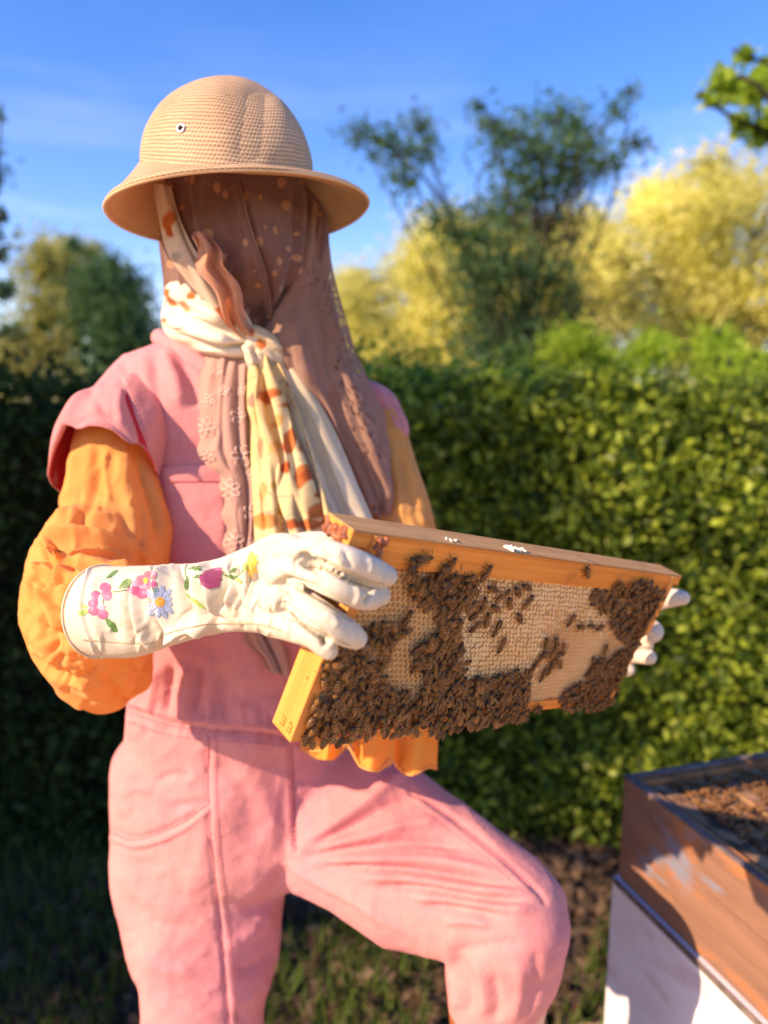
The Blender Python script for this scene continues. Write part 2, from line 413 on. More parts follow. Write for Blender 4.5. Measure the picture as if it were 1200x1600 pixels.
def veil_mat(name, c1, c2, alpha_lo, alpha_hi, dots=True, holes=False, lace=False):
    m, nt, ln, b = new_mat(name)
    v = coords(nt, ln)
    col, _ = noise_col(nt, ln, c1, c2, 10, 4, v, .3, .7)
    alpha = None
    uv = nt.new('ShaderNodeUVMap')
    if dots:
        vo = nt.new('ShaderNodeTexVoronoi'); vo.inputs['Scale'].default_value = 15; vo.inputs['Randomness'].default_value = .75; ln.new(uv.outputs[0], vo.inputs['Vector'])
        d = math_node(nt, ln, 'LESS_THAN', vo.outputs['Distance'], .30)
        sp = nt.new('ShaderNodeTexVoronoi'); sp.inputs['Scale'].default_value = 38; ln.new(uv.outputs[0], sp.inputs['Vector'])
        d2 = math_node(nt, ln, 'LESS_THAN', sp.outputs['Distance'], .15)
        dd = math_node(nt, ln, 'MAXIMUM', d, math_node(nt, ln, 'MULTIPLY', d2, .6))
        col = mixc(nt, ln, math_node(nt, ln, 'MULTIPLY', dd, .6), col, (.70, .38, .18))
    if lace:
        vo = nt.new('ShaderNodeTexVoronoi'); vo.feature = 'DISTANCE_TO_EDGE'; vo.inputs['Scale'].default_value = 46; ln.new(uv.outputs[0], vo.inputs['Vector'])
        d = math_node(nt, ln, 'LESS_THAN', vo.outputs['Distance'], .07)
        col = mixc(nt, ln, math_node(nt, ln, 'MULTIPLY', d, .35), col, (.50, .30, .24))
    b.inputs['Roughness'].default_value = .9; b.inputs['Sheen Weight'].default_value = .3; b.inputs['Specular IOR Level'].default_value = .1
    ln.new(col, b.inputs['Base Color'])
    n1 = nt.new('ShaderNodeTexNoise'); n1.inputs['Scale'].default_value = 60; n1.inputs['Detail'].default_value = 4; ln.new(v, n1.inputs['Vector'])
    p = bump(nt, ln, b, n1.outputs[0], .3, .003); bump(nt, ln, b, weave(nt, ln, 2500), .3, .0005, p)
    tr = nt.new('ShaderNodeBsdfTranslucent'); ln.new(mixc(nt, ln, 1.0, col, (1.5, 1.25, 1.0), 'MULTIPLY'), tr.inputs[0]); ms = nt.new('ShaderNodeMixShader'); ms.inputs[0].default_value = .3
    ln.new(b.outputs[0], ms.inputs[1]); ln.new(tr.outputs[0], ms.inputs[2]); out = ms.outputs[0]
    tp = nt.new('ShaderNodeBsdfTransparent'); ma = nt.new('ShaderNodeMixShader')
    n2 = nt.new('ShaderNodeTexNoise'); n2.inputs['Scale'].default_value = 9; ln.new(uv.outputs[0], n2.inputs['Vector'])
    rr = nt.new('ShaderNodeMapRange'); rr.inputs[1].default_value = .35; rr.inputs[2].default_value = .65; rr.inputs[3].default_value = 1-alpha_lo; rr.inputs[4].default_value = 1-alpha_hi
    ln.new(n2.outputs[0], rr.inputs[0]); fac = rr.outputs[0]
    if holes:
        ho = nt.new('ShaderNodeTexVoronoi'); ho.inputs['Scale'].default_value = 26; ln.new(coords(nt, ln, (1.7, .8, 1), 'UV'), ho.inputs['Vector'])
        h1 = math_node(nt, ln, 'LESS_THAN', ho.outputs['Distance'], .33)
        at = nt.new('ShaderNodeAttribute'); at.attribute_name = 'holes'
        fac = math_node(nt, ln, 'MAXIMUM', fac, math_node(nt, ln, 'MULTIPLY', h1, at.outputs['Fac']))
    ln.new(fac, ma.inputs[0]); ln.new(out, ma.inputs[1]); ln.new(tp.outputs[0], ma.inputs[2]); ln.new(ma.outputs[0], nt['Material Output'].inputs[0])
    return m
M['veil'] = veil_mat('brown spotted net', (.19, .10, .085), (.30, .17, .145), .90, .97)
M['veil2'] = veil_mat('brown muslin', (.30, .165, .12), (.42, .25, .18), .95, .98, dots=False, holes=True)
M['lace'] = veil_mat('mauve lace', (.46, .28, .22), (.58, .37, .30), .97, .99, dots=False, lace=True)
M['veil_light'] = veil_mat('peach net', (.55, .28, .17), (.68, .38, .25), .90, .96, dots=False)
M['lace_thread'] = plain('pale lace thread', (.68, .48, .40), .9, .1, nscale=400, bstr=.4)
def scarf():
    m, nt, ln, b = new_mat('printed floral scarf')
    at = nt.new('ShaderNodeAttribute'); at.attribute_name = 'print'
    v = coords(nt, ln)
    f, nf = noise_col(nt, ln, (.86, .84, .80), (1.05, 1.05, 1.05), 30, 4, v, .3, .7)
    col = mixc(nt, ln, 1.0, at.outputs['Color'], f, 'MULTIPLY')
    ln.new(col, b.inputs['Base Color']); b.inputs['Roughness'].default_value = .85; b.inputs['Sheen Weight'].default_value = .1; b.inputs['Specular IOR Level'].default_value = .15
    p = bump(nt, ln, b, nf, .3, .003); bump(nt, ln, b, weave(nt, ln, 2600), .2, .0005, p)
    tr = nt.new('ShaderNodeBsdfTranslucent'); ln.new(col, tr.inputs[0]); ms = nt.new('ShaderNodeMixShader'); ms.inputs[0].default_value = .3
    ln.new(b.outputs[0], ms.inputs[1]); ln.new(tr.outputs[0], ms.inputs[2]); ln.new(ms.outputs[0], nt['Material Output'].inputs[0])
    return m
M['scarf'] = scarf()
def wax(name, c1, c2, sub=.25, bs=.4, sc_=420, bd=.0009, thin=0):
    m, nt, ln, b = new_mat(name)
    col, nf = noise_col(nt, ln, c1, c2, 24, 4, coords(nt, ln), .3, .7)
    ln.new(col, b.inputs['Base Color']); b.inputs['Roughness'].default_value = .5; b.inputs['Subsurface Weight'].default_value = sub
    b.inputs['Subsurface Radius'].default_value = (.006, .003, .001); b.inputs['Specular IOR Level'].default_value = .35
    n = nt.new('ShaderNodeTexNoise'); n.inputs['Scale'].default_value = sc_; n.inputs['Detail'].default_value = 3; ln.new(coords(nt, ln), n.inputs['Vector'])
    bump(nt, ln, b, n.outputs[0], bs, bd)
    if thin:
        t = nt.new('ShaderNodeBsdfTranslucent'); ln.new(mixc(nt, ln, 1.0, col, (1.05, .95, .75), 'MULTIPLY'), t.inputs[0]); ms = nt.new('ShaderNodeMixShader'); ms.inputs[0].default_value = thin
        ln.new(b.outputs[0], ms.inputs[1]); ln.new(t.outputs[0], ms.inputs[2]); ln.new(ms.outputs[0], nt['Material Output'].inputs[0])
    return m
M['cap'] = wax('pale wax cappings', (.95, .72, .34), (.99, .86, .52), .0, .9, thin=.38)
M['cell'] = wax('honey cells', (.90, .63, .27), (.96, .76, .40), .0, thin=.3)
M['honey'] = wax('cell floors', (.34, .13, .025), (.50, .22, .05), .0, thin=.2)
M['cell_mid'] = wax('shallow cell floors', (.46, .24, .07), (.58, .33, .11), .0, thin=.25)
M['groove'] = wax('wax seams between cappings', (.58, .35, .12), (.70, .46, .20), .0, thin=.2)
def bee_abd():
    m, nt, ln, b = new_mat('banded bee abdomen')
    v = coords(nt, ln); s = nt.new('ShaderNodeSeparateXYZ'); ln.new(v, s.inputs[0])
    w = math_node(nt, ln, 'SINE', math_node(nt, ln, 'MULTIPLY', s.outputs[0], 3900))
    r = nt.new('ShaderNodeValToRGB'); r.color_ramp.elements[0].position = .30; r.color_ramp.elements[1].position = .8
    r.color_ramp.elements[0].color = (.016, .007, .003, 1); r.color_ramp.elements[1].color = (.46, .20, .05, 1)
    ln.new(math_node(nt, ln, 'ADD', math_node(nt, ln, 'MULTIPLY', w, .5), .5), r.inputs[0])
    oi = nt.new('ShaderNodeObjectInfo'); rr = nt.new('ShaderNodeMapRange'); rr.inputs[3].default_value = .22; rr.inputs[4].default_value = 1.25; ln.new(oi.outputs['Random'], rr.inputs[0])
    hsv = nt.new('ShaderNodeHueSaturation'); ln.new(rr.outputs[0], hsv.inputs['Value']); ln.new(r.outputs[0], hsv.inputs['Color'])
    ln.new(hsv.outputs[0], b.inputs['Base Color']); b.inputs['Roughness'].default_value = .38; b.inputs['Specular IOR Level'].default_value = .4
    return m
M['bee_abd'] = bee_abd()
M['bee_fur'] = plain('bee fur', (.22, .11, .035), .95, .1, nscale=1500, var=.7, bstr=1, bdist=.0006)
M['bee_dark'] = plain('bee head shell', (.02, .012, .008), .35, .5, nscale=900, bstr=.2)
M['bee_leg'] = plain('bee leg', (.07, .03, .015), .5, .3, bstr=0)
def wing():
    m, nt, ln, b = new_mat('bee wing'); b.inputs['Base Color'].default_value = (.42, .25, .17, 1); b.inputs['Roughness'].default_value = .3; b.inputs['Specular IOR Level'].default_value = .3
    n = nt.new('ShaderNodeTexVoronoi'); n.feature = 'DISTANCE_TO_EDGE'; n.inputs['Scale'].default_value = 700; ln.new(coords(nt, ln), n.inputs['Vector'])
    vein = math_node(nt, ln, 'LESS_THAN', n.outputs[0], .08)
    ln.new(mixc(nt, ln, vein, (.60, .30, .11), (.07, .03, .012)), b.inputs['Base Color'])
    ln.new(math_node(nt, ln, 'ADD', math_node(nt, ln, 'MULTIPLY', vein, .4), .26), b.inputs['Alpha']); return m
M['bee_wing'] = wing()
M['metal'] = plain('eyelet metal', (.55, .56, .55), .3, .5, 1.0, bstr=0)
M['dark'] = plain('painted eyelet shade', (.03, .02, .015), .9, .1, bstr=0)
M['skin'] = plain('skin', (.55, .33, .24), .6, .4)
M['boot'] = plain('brown boot leather', (.32, .09, .03), .5, .4, nscale=20)
M['hedge'] = leaf_mat('hedge leaves', (.030, .075, .012), (.40, .52, .07), .45, .42, 1.6, bias=.18, spec=.3)
M['shade_dark_hedge'] = leaf_mat('hedge leaves darkened for shade', (.010, .028, .010), (.045, .095, .025), .25, .6, 1.6)
M['hedge_core'] = plain('light-blocking hedge core', (.030, .022, .014), .95, .1, nscale=40)
M['yellow_leaf'] = leaf_mat('yellow green tree leaves', (.58, .57, .18), (.82, .82, .38), .5, .5, .35, 1.3)
M['green_leaf'] = leaf_mat('bright green leaves', (.16, .30, .035), (.38, .52, .07), .5, .4, .5)
M['dark_leaf'] = leaf_mat('dark tree leaves', (.03, .085, .04), (.08, .17, .07), .3, .45, .6)
M['grey_leaf'] = leaf_mat('olive tree leaves', (.22, .25, .09), (.44, .44, .18), .4, .5, .5)
M['bark'] = plain('bark', (.05, .04, .03), .95, .1, nscale=14, var=.4, bstr=.8, bdist=.02)
M['grass'] = leaf_mat('grass blades', (.05, .10, .02), (.12, .20, .04), .3, .5)
M['litter'] = leaf_mat('fallen leaves', (.06, .035, .02), (.20, .14, .10), .2, .7)
def soil():
    m, nt, ln, b = new_mat('dark garden soil')
    col, nf = noise_col(nt, ln, (.035, .022, .015), (.11, .075, .05), 6, 8, coords(nt, ln), .35, .7)
    g, _ = noise_col(nt, ln, (0, 0, 0), (1, 1, 1), .8, 4, coords(nt, ln), .5, .62)
    col = mixc(nt, ln, g, col, (.05, .075, .02)); ln.new(col, b.inputs['Base Color']); b.inputs['Roughness'].default_value = .95
    bump(nt, ln, b, nf, .8, .03); return m
M['soil'] = soil()
M['bounce_gravel'] = plain('pale sandy bounce path', (.60, .42, .25), .95, .1, nscale=45, var=.35, bstr=.8, bdist=.01)
def hive_wood(name, c1, c2, rust, grey):
    m, nt, ln, b = new_mat(name)
    v = coords(nt, ln, (3, 3, 22))
    col, nf = noise_col(nt, ln, c1, c2, 1.6, 7, v, .3, .7, .65, .8)
    r1, _ = noise_col(nt, ln, (0, 0, 0), (1, 1, 1), 1.3, 4, coords(nt, ln, (3.5, 3.5, 12)), .54, .66); col = mixc(nt, ln, r1, col, rust)
    r2, _ = noise_col(nt, ln, (0, 0, 0), (1, 1, 1), 1.1, 4, coords(nt, ln, (5, 5, 14), rot=(.3, .6, 2)), .60, .68); col = mixc(nt, ln, r2, col, grey)
    ln.new(col, b.inputs['Base Color']); b.inputs['Roughness'].default_value = .8; bump(nt, ln, b, nf, .5, .003); return m
M['hive_brown'] = hive_wood('weathered brown hive wood', (.17, .085, .05), (.27, .14, .085), (.42, .15, .04), (.17, .18, .22))
M['hive_white'] = hive_wood('white painted hive wood', (.56, .54, .58), (.66, .64, .68), (.58, .54, .58), (.52, .44, .46))
M['hive_edge'] = plain('worn grey-brown rim', (.15, .115, .10), .85, .1, nscale=40, var=.5)
M['hive_in'] = plain('rusty inner wood', (.42, .15, .05), .8, .2, nscale=30, var=.4)
M['hive_bar'] = wood('waxed hive bar', (.26, .14, .07), (.40, .23, .12), 0, 1, .85, (.05, .025, .015), .4, .6, 30)
# ------------------------------------------------------------------ ground, hedges, trees
def leaf_mesh(name, P, size, mat, up=.35, aspect=.55, facing=None, r=rng):
    n = len(P); P = np.asarray(P, float)
    N = nrm(r.normal(size=(n, 3)) + np.array([0, 0, up]) + (0 if facing is None else np.asarray(facing)))
    A = nrm(np.cross(N, r.normal(size=(n, 3)))); B = np.cross(N, A)
    s = (np.asarray(size)*r.uniform(.45, 1.5, n))[:, None] if np.ndim(size) == 0 else np.asarray(size)[:, None]
    w = s*aspect*.5
    V = np.stack([P-A*s*.5, P+B*w-A*s*.05-N*s*.08, P+A*s*.5, P-B*w-A*s*.05-N*s*.08], 1).reshape(-1, 3)
    F = np.arange(4*n).reshape(-1, 4)
    return mesh_of(name, V, F, mat, smooth=False)
ground_n = 90
gx = np.linspace(-1, 1, ground_n); gx = np.sign(gx)*np.abs(gx)**2.2*90
GX, GY = np.meshgrid(gx, gx+2, indexing='ij'); G = np.stack([GX.ravel(), GY.ravel(), np.zeros(GX.size)], 1)
G[:, 2] = .02*noise3(G, 2.2, 3)-.02
gm = mesh_of('ground', G, grid_faces(ground_n, ground_n), M['soil']); g_o = link('ground', gm); props(g_o, kind='structure')

pth = Bag(); pe = [(-7, 1.05), (-3, 1.1), (-1.2, 1.25), (-.5, 1.22), (0, 1.3), (.3, 1.5), (.8, 1.58), (2, 1.5), (8, 1.6)]
pv = [(x, y+.0, .012) for x, y in pe]+[(x, -9, .012) for x, y in pe]
pth.add(pv, [(i, i+1, len(pe)+i+1, len(pe)+i) for i in range(len(pe)-1)])
o = link('path', pth.mesh('path', M['bounce_gravel'])); props(o, kind='structure')  # pale ground carried on behind the camera, added for warm bounce light

def hedge(name, x0, x1, y0, y1, H, n, size, label, seed, mat='hedge', rough=.15):
    r = np.random.default_rng(seed)
    t = thing(name, label, 'hedge', ((x0+x1)/2, (y0+y1)/2, 0))
    # uneven solid dark core, added inside the leaves to block light
    nx, nz_ = 60, 20
    def face(axis):
        u = r.uniform(0, 1, n); h = r.uniform(0, 1, n)
        return u, h
    P = []
    area = dict(front=(x1-x0)*H, top=(x1-x0)*(y1-y0), left=(y1-y0)*H, right=(y1-y0)*H, back=(x1-x0)*H*.15)
    tot = sum(area.values())
    for k, a in area.items():
        m = int(n*a/tot); u = r.uniform(0, 1, m); v = r.uniform(0, 1, m); dep = np.abs(r.normal(size=m))*.07
        if k in ('front', 'back'):
            q = np.stack([x0+(x1-x0)*u, np.full(m, y0 if k == 'front' else y1), H*v], 1); q[:, 1] += dep if k == 'front' else -dep; nn = np.array([0, -1 if k == 'front' else 1, 0])
        elif k == 'top': q = np.stack([x0+(x1-x0)*u, y0+(y1-y0)*v, H-dep], 1); nn = np.array([0, 0, 1.])
        else: q = np.stack([np.full(m, x0 if k == 'left' else x1)+(dep if k == 'left' else -dep), y0+(y1-y0)*u, H*v], 1); nn = np.array([-1 if k == 'left' else 1, 0, 0])
        q += nn*(rough*noise3(q, 5, seed, 3)+.05*noise3(q, 17, seed+1, 2))[:, None]
        P.append(q)
    # stray shoots sticking out of the top
    m = n//10; q = np.stack([r.uniform(x0, x1, m), r.uniform(y0, y1, m), np.zeros(m)], 1); q[:, 2] = H+.02+np.abs(r.normal(size=m))*(.03+.10*np.clip(noise3(q, 6, seed+8, 2)+.1, 0, 1)); P.append(q)
    m = n//8; q = np.stack([r.uniform(x0, x1, m), y0-np.abs(r.normal(size=m))*.06, r.uniform(.1, H, m)], 1); q = q[noise3(q, 8, seed+9, 2) > .15]; q[:, 1] -= .05; P.append(q)
    P = np.concatenate(P); P = P[P[:, 2] > .01]; P[:, 2] *= 1+.045*noise3(P*[1, .5, 0], 3.2, seed+20, 3)
    link('foliage', leaf_mesh('foliage', P, size, M[mat], .25, .6, r=r), t, kind='stuff')
    b = Bag(); k = 26
    xs = np.linspace(x0+.16, x1-.16, k); zs = np.linspace(0, H-.05, 12)
    V = []; 
    for x in xs:
        ring = [(x, y0+.15, z) for z in zs]+[(x, y1-.15, z) for z in zs[::-1]]
        V += ring
    V = np.array(V); V[:, 1] += .03*noise3(V, 9, seed+4, 2); V[:, 2] = np.maximum(0, V[:, 2]+.03*noise3(V, 7, seed+5, 2))
    nr = 24; F = [tuple(q) for q in grid_faces(k, nr, True).tolist()]+[tuple(range(nr)), tuple((k-1)*nr+i for i in range(nr-1, -1, -1))]
    link('light_block_core', mesh_of('light_block_core', V, F, M['hedge_core']), t)
    return t
hedge('hedge', -.62, 4.2, 2.30, 3.0, 1.45, 150000, .031, 'bright green sunlit hedge behind the comb frame and the hive', 11)
hedge('hedge', -3.2, -.60, 2.26, 3.0, 1.48, 60000, .033, 'hedge left of the beekeeper, leaves coloured darker in place of shade', 13, mat='shade_dark_hedge')  # same hedge carried on; darker leaf colour stands for its shade
hedge('side_hedge', -3.9, -3.0, .1, 2.0, 2.2, 16000, .06, 'tall side hedge on the left that shades the ground, outside the picture', 12)

def tree(name, label, base, trunk_h, trunk_r, clusters, n, size, mat, seed, limbs=True, facing=None, up=.3, group=None, aspect=.5, spread=.85, droop=0):
    """clusters: (x, y, z, rx, rz) leaf masses; every one is carried by its own limb"""
    r = np.random.default_rng(seed); base = np.array(base, float)
    t = thing(name, label, 'tree', tuple(base), group=group)
    b = Bag(); top = base+np.array([r.uniform(-.1, .1), 0, trunk_h])
    path = catmull([base-[0, 0, .1], base+[trunk_r*.6, 0, trunk_h*.35], base+[-trunk_r*.5, trunk_r, trunk_h*.7], top], 12)
    v, f = wire(path, np.linspace(trunk_r*1.25, trunk_r*.7, 12), 10); b.add(v, f)
    link('trunk', b.mesh('trunk', M['bark'], True), t)
    lb = Bag(); P = []
    wts = np.array([c[3]**2*c[4] for c in clusters]); wts = wts**.72; wts /= wts.sum()
    for c, w in zip(clusters, wts):
        c0 = np.array(c[:3]); m = max(20, int(n*w))
        mid = (top+c0)/2+r.normal(size=3)*.12*np.linalg.norm(c0-top)+[0, 0, .08*np.linalg.norm(c0-top)]
        start = path[r.integers(7, 12)]
        Q = catmull([start, mid, c0, c0+r.normal(size=3)*c[3]*.3+[0, 0, c[4]*.4]], 14)
        v, f = wire(Q, np.linspace(trunk_r*.20, trunk_r*.04, 14), 6); lb.add(v, f)
        # twigs radiating from the cluster centre carry clumps of leaves
        k = max(6, int(9+m/160)); D = nrm(r.normal(size=(k, 3))+[0, 0, .2]); L = r.uniform(.45, 1.1, k)
        tips = c0+D*np.array([c[3], c[3], c[4]])*L[:, None]; tips[:, 2] -= droop*r.uniform(0, 1, k)*c[4]
        for a in tips:
            v, f = wire(np.linspace(c0, a, 4), np.linspace(trunk_r*.10, trunk_r*.03, 4), 4); lb.add(v, f)
        idx = r.integers(0, k, m); tt = r.uniform(.35, 1.05, m)[:, None]
        q = c0+(tips[idx]-c0)*tt + r.normal(size=(m, 3))*np.array([c[3], c[3], c[4]])*spread*.5
        P.append(q)
    link('limb', lb.mesh('limb', M['bark'], True), t)
    link('crown', leaf_mesh('crown', np.concatenate(P), size, M[mat], up, aspect, facing, r), t, kind='stuff')
    return t
def blobs(px0, px1, ytop, ybot, depth, n, r0, seed, thick=1.5, prof=None):
    """leaf masses filling a region of the garden, worked out at their real distance"""
    r = np.random.default_rng(seed); out = []
    for i in range(n):
        x = r.uniform(px0, px1); top = prof(x) if prof else ytop; y = top+(ybot-top)*r.uniform(0, 1)**1.0
        d = depth+r.uniform(-thick, thick); p = on_depth(x, y, d); rr = r0*r.uniform(.7, 1.3)
        out.append((p[0], p[1], p[2], rr, rr*.8))
    return out
def base_at(px, depth): p = on_depth(px, 800, depth); return (p[0], p[1], -.02)
prof_r = lambda x: np.interp(x, [880, 950, 1010, 1080, 1150, 1300, 1500], [400, 300, 262, 250, 232, 225, 260])
prof_l = lambda x: np.interp(x, [500, 560, 620, 700, 800, 900, 960], [455, 415, 365, 360, 365, 335, 320])
tree('willow_tree', 'tall yellow-green tree in sun on the far right behind the hedge', base_at(1130, 15), 3.0, .25,
     blobs(900, 1480, 230, 560, 15, 60, .70, 21, 1.6, prof_r), 100000, .11, 'yellow_leaf', 21, droop=.7, aspect=.4)
tree('willow_tree', 'lower yellow-green tree in sun between the brown veil and the dark sparse tree', base_at(700, 16), 2.6, .22,
     blobs(515, 940, 380, 590, 16, 54, .66, 22, 1.6, prof_l), 90000, .11, 'yellow_leaf', 22, droop=.6, aspect=.4)
def at_px(L, depth, grow=1.0):
    out = []
    for px, py, r_px in L:
        d = depth*(1+.06*math.sin(px)); p = on_depth(px, py, d); out.append((p[0], p[1], p[2], r_px*grow*d/FPX, r_px*grow*d/FPX*.9))
    return out
tree('fruit_tree', 'sparse dark tree with loose shoots standing against the sky right of the straw hat', base_at(800, 6.5), 1.9, .07,
     at_px([(560, 212, 18), (590, 222, 22), (625, 245, 24), (655, 205, 20), (640, 285, 20), (668, 240, 18), (745, 165, 13), (765, 195, 18), (800, 225, 32), (835, 245, 38), (870, 190, 28), (830, 300, 40), (880, 270, 34), (905, 235, 28), (900, 200, 18),
            (960, 180, 16), (985, 150, 12), (940, 260, 24), (1000, 225, 16), (780, 345, 34), (850, 360, 40), (740, 375, 32), (690, 350, 26), (790, 420, 36), (860, 440, 34), (750, 480, 26), (830, 510, 34), (900, 480, 24), (840, 560, 40), (740, 430, 34), (900, 540, 40), (760, 540, 40)], 6.5, 1.35),
     14500, .052, 'dark_leaf', 23, spread=1.0)
tree('leafy_tree', 'bright green leafy branch hanging into the sky at the upper right edge', base_at(1420, 4.2), 2.2, .09,
     at_px([(1160, 85, 16), (1130, 130, 26), (1105, 160, 16), (1165, 150, 32), (1190, 200, 30), (1150, 195, 20), (1215, 110, 32), (1250, 170, 55), (1330, 190, 70), (1400, 150, 80), (1190, 130, 26)], 4.2), 5200, .06, 'green_leaf', 24, spread=.5)
tree('olive_tree', 'pale olive-green round tree at the far left behind the hedge', base_at(70, 12), 2.0, .16,
     at_px([(60, 420, 40), (95, 400, 35), (120, 440, 38), (75, 480, 50), (115, 510, 45), (50, 540, 50), (140, 400, 22), (20, 560, 40), (100, 560, 40)], 12), 12000, .085, 'grey_leaf', 25)
tree('conifer_tree', 'dark tree standing just left of the scarf behind the hedge', base_at(175, 10), 2.2, .16,
     at_px([(170, 420, 28), (150, 450, 40), (190, 455, 38), (200, 500, 40), (160, 500, 50), (215, 530, 35), (180, 550, 50), (120, 385, 14), (230, 560, 40), (240, 590, 40)], 10), 13000, .075, 'dark_leaf', 26)
tree('young_tree', 'dark sprigs of a tree reaching in at the left edge below the sky', base_at(-170, 5.5), 1.9, .08,
     at_px([(2, 178, 9), (-20, 190, 20), (5, 338, 12), (-15, 350, 22), (-30, 270, 35), (0, 400, 16), (-60, 350, 60), (-70, 230, 60), (5, 455, 24), (10, 520, 22)], 5.5), 3400, .05, 'dark_leaf', 27, spread=.5)
tree('garden_tree', 'broad garden tree left of the beekeeper, outside the picture, that shades the hedge', (-3.4, 1.0, -.02), 1.6, .12,
     [(-3.3, .55, 2.6, .45, .6), (-3.2, 1.0, 3.2, .55, .5), (-3.4, 1.3, 2.4, .6, .5), (-2.9, 1.6, 2.9, .5, .6), (-3.5, .7, 3.5, .5, .4), (-3.2, 1.7, 3.5, .6, .5), (-3.3, .9, 2.8, .5, .5), (-3.1, 2.1, 3.0, .6, .6), (-3.2, .8, 3.0, .5, .6), (-3.0, 1.2, 3.4, .6, .5), (-3.3, 1.1, 3.8, .6, .4), (-3.0, 1.5, 3.3, .5, .5), (-3.1, .4, 3.1, .4, .5)], 52000, .09, 'dark_leaf', 28)
tree('garden_bush', 'light green bushy growth peeping over the right end of the hedge', base_at(1050, 6), .6, .06,
     blobs(820, 1230, 535, 640, 6.0, 26, .15, 29, .5), 13000, .055, 'green_leaf', 29)
r = np.random.default_rng(44); n = 30000; q = np.stack([r.uniform(-16, 18, n), 22+r.normal(size=n)*.8, r.uniform(0, 1, n)], 1); q[:, 2] *= 3.0+1.0*noise3(q*[1, 0, 0], .9, 5, 3)
dt = link('distant_trees', leaf_mesh('distant_trees', q, .20, M['grey_leaf'], .3, .6, r=r)); props(dt, 'blurred far line of trees closing the garden low behind the hedge', 'trees', kind='stuff')
# leaf litter and grass
r = np.random.default_rng(31)
n = 9000; P = np.stack([r.uniform(-1, 2.4, n), r.uniform(.7, 2.45, n), r.uniform(.0, .02, n)], 1)
lo = link('leaf_litter', leaf_mesh('leaf_litter', P, .045, M['litter'], 2.2, .6, r=r)); props(lo, 'dry fallen leaves scattered over the dark soil under the hedge', 'leaf litter', kind='stuff')
n = 26000; P = np.stack([r.uniform(-2.6, 2.0, n), r.uniform(.9, 2.5, n), np.full(n, 0.)], 1)
keep = (noise3(P, 2.3, 77, 2) > .45) | (P[:, 0] < -.62); P = P[keep]; n = len(P)
h = r.uniform(.03, .085, n); d = r.normal(size=(n, 2))*.02; w = nrm(np.stack([r.normal(size=n), r.normal(size=n), np.zeros(n)], 1))*.0025
tip = P+np.stack([d[:, 0], d[:, 1], h], 1)
V = np.stack([P-w, P+w, tip+w*.2, tip-w*.2], 1).reshape(-1, 3)
go = link('grass', mesh_of('grass', V, np.arange(4*n).reshape(-1, 4), M['grass'], False)); props(go, 'rough green grass tufts on the dark ground at the lower left', 'grass', kind='stuff')
# ------------------------------------------------------------------ the brood frame held in the hands
quad = [(600, 840), (1062, 903), (955, 1103), (447, 1168)]
ray = [np.array([(x-600)/FPX, (y-800)/FPX, 1.0]) for x, y in quad]
abc = np.linalg.solve(np.array([-ray[1], ray[2], -ray[3]]).T, -ray[0])
PT = [ray[0], abc[0]*ray[1], abc[1]*ray[2], abc[2]*ray[3]]
FL, FH = .448, .159
s_ = FL/np.linalg.norm((PT[1]-PT[0]+PT[2]-PT[3])/2)
PT = [p*s_ for p in PT]
cam2w = lambda p: C0+p[0]*CX-p[1]*CU+p[2]*CF
QW = [cam2w(p) for p in PT]; qc = sum(QW)/4
ux = nrm((QW[1]-QW[0]+QW[2]-QW[3])/2); vz = (QW[0]-QW[3]+QW[1]-QW[2])/2
# square the two directions up, sharing the small error
yv = nrm(np.cross(nrm(vz), ux)); vz2 = np.cross(ux, yv); vzn = nrm(vz2)
FO = qc - ux*FL/2 + vzn*FH/2
FM = Matrix(((ux[0], yv[0], vzn[0], FO[0]), (ux[1], yv[1], vzn[1], FO[1]), (ux[2], yv[2], vzn[2], FO[2]), (0, 0, 0, 1)))
def f2w(x, y, z): return FO+ux*x+yv*y+vzn*z
def px2f(px, py, y=.006):
    """a point of the comb surface seen at this pixel, in frame coordinates"""
    d = (px-600)/FPX*CX-(py-800)/FPX*CU+CF; o = FO+yv*y
    t = ((o-C0)@yv)/(d@yv); p = C0+d*t-FO
    return p@ux, p@vzn
def frame_z(px, py, y=0.0):
    x, z = px2f(px, py, y); return proj(f2w(x, y, z)[None])[2][0]
frame = thing('framed_honeycomb', 'wooden hive frame of capped honeycomb held up in both gloved hands, covered in bees', 'honeycomb', rot=FM)
def fpart(name, bag, mat, bevel=.0008, parent=None, kind=None):
    return link(name, bag.mesh(name, mat, False, bevel), parent or frame, world=False, kind=kind)
b = Bag(); b.box((-.0005, .003, -.0225), (FL+.0005, .031, 0)); b.box((-.018, .003, -.0105), (0, .031, 0)); b.box((FL, .003, -.0105), (FL+.018, .031, 0))
fpart('top_bar', b, [M['wood']])
b = Bag(); b.box((-.018, .0029, .00005), (FL+.018, .0311, .0012)); fpart('top_face', b, [M['wood_top']], .0004)
def side_bar(x):
    b = Bag()
    prof = [(0, 0, .0345), (-.066, 0, .0345), (-.076, .005, .0295), (-FH, .005, .0295)]
    V = []
    for z, y0, y1 in prof: V += [(x, y0, z-.0002), (x+.010, y0, z-.0002), (x+.010, y1, z-.0002), (x, y1, z-.0002)]
    F = [(3, 2, 1, 0)]
    for k in range(3): F += [(4*k+i, 4*k+(i+1) % 4, 4*k+4+(i+1) % 4, 4*k+4+i) for i in range(4)]
    F += [(12, 13, 14, 15)]
    b.add(V, F); return fpart('side_bar', b, [M['wood_v']], .0006)
sbl = side_bar(0); side_bar(FL-.010)
b = Bag(); b.box((.0102, .0065, -FH+.0003), (FL-.0102, .0285, -FH+.0115)); fpart('bottom_bar', b, [M['wood']])
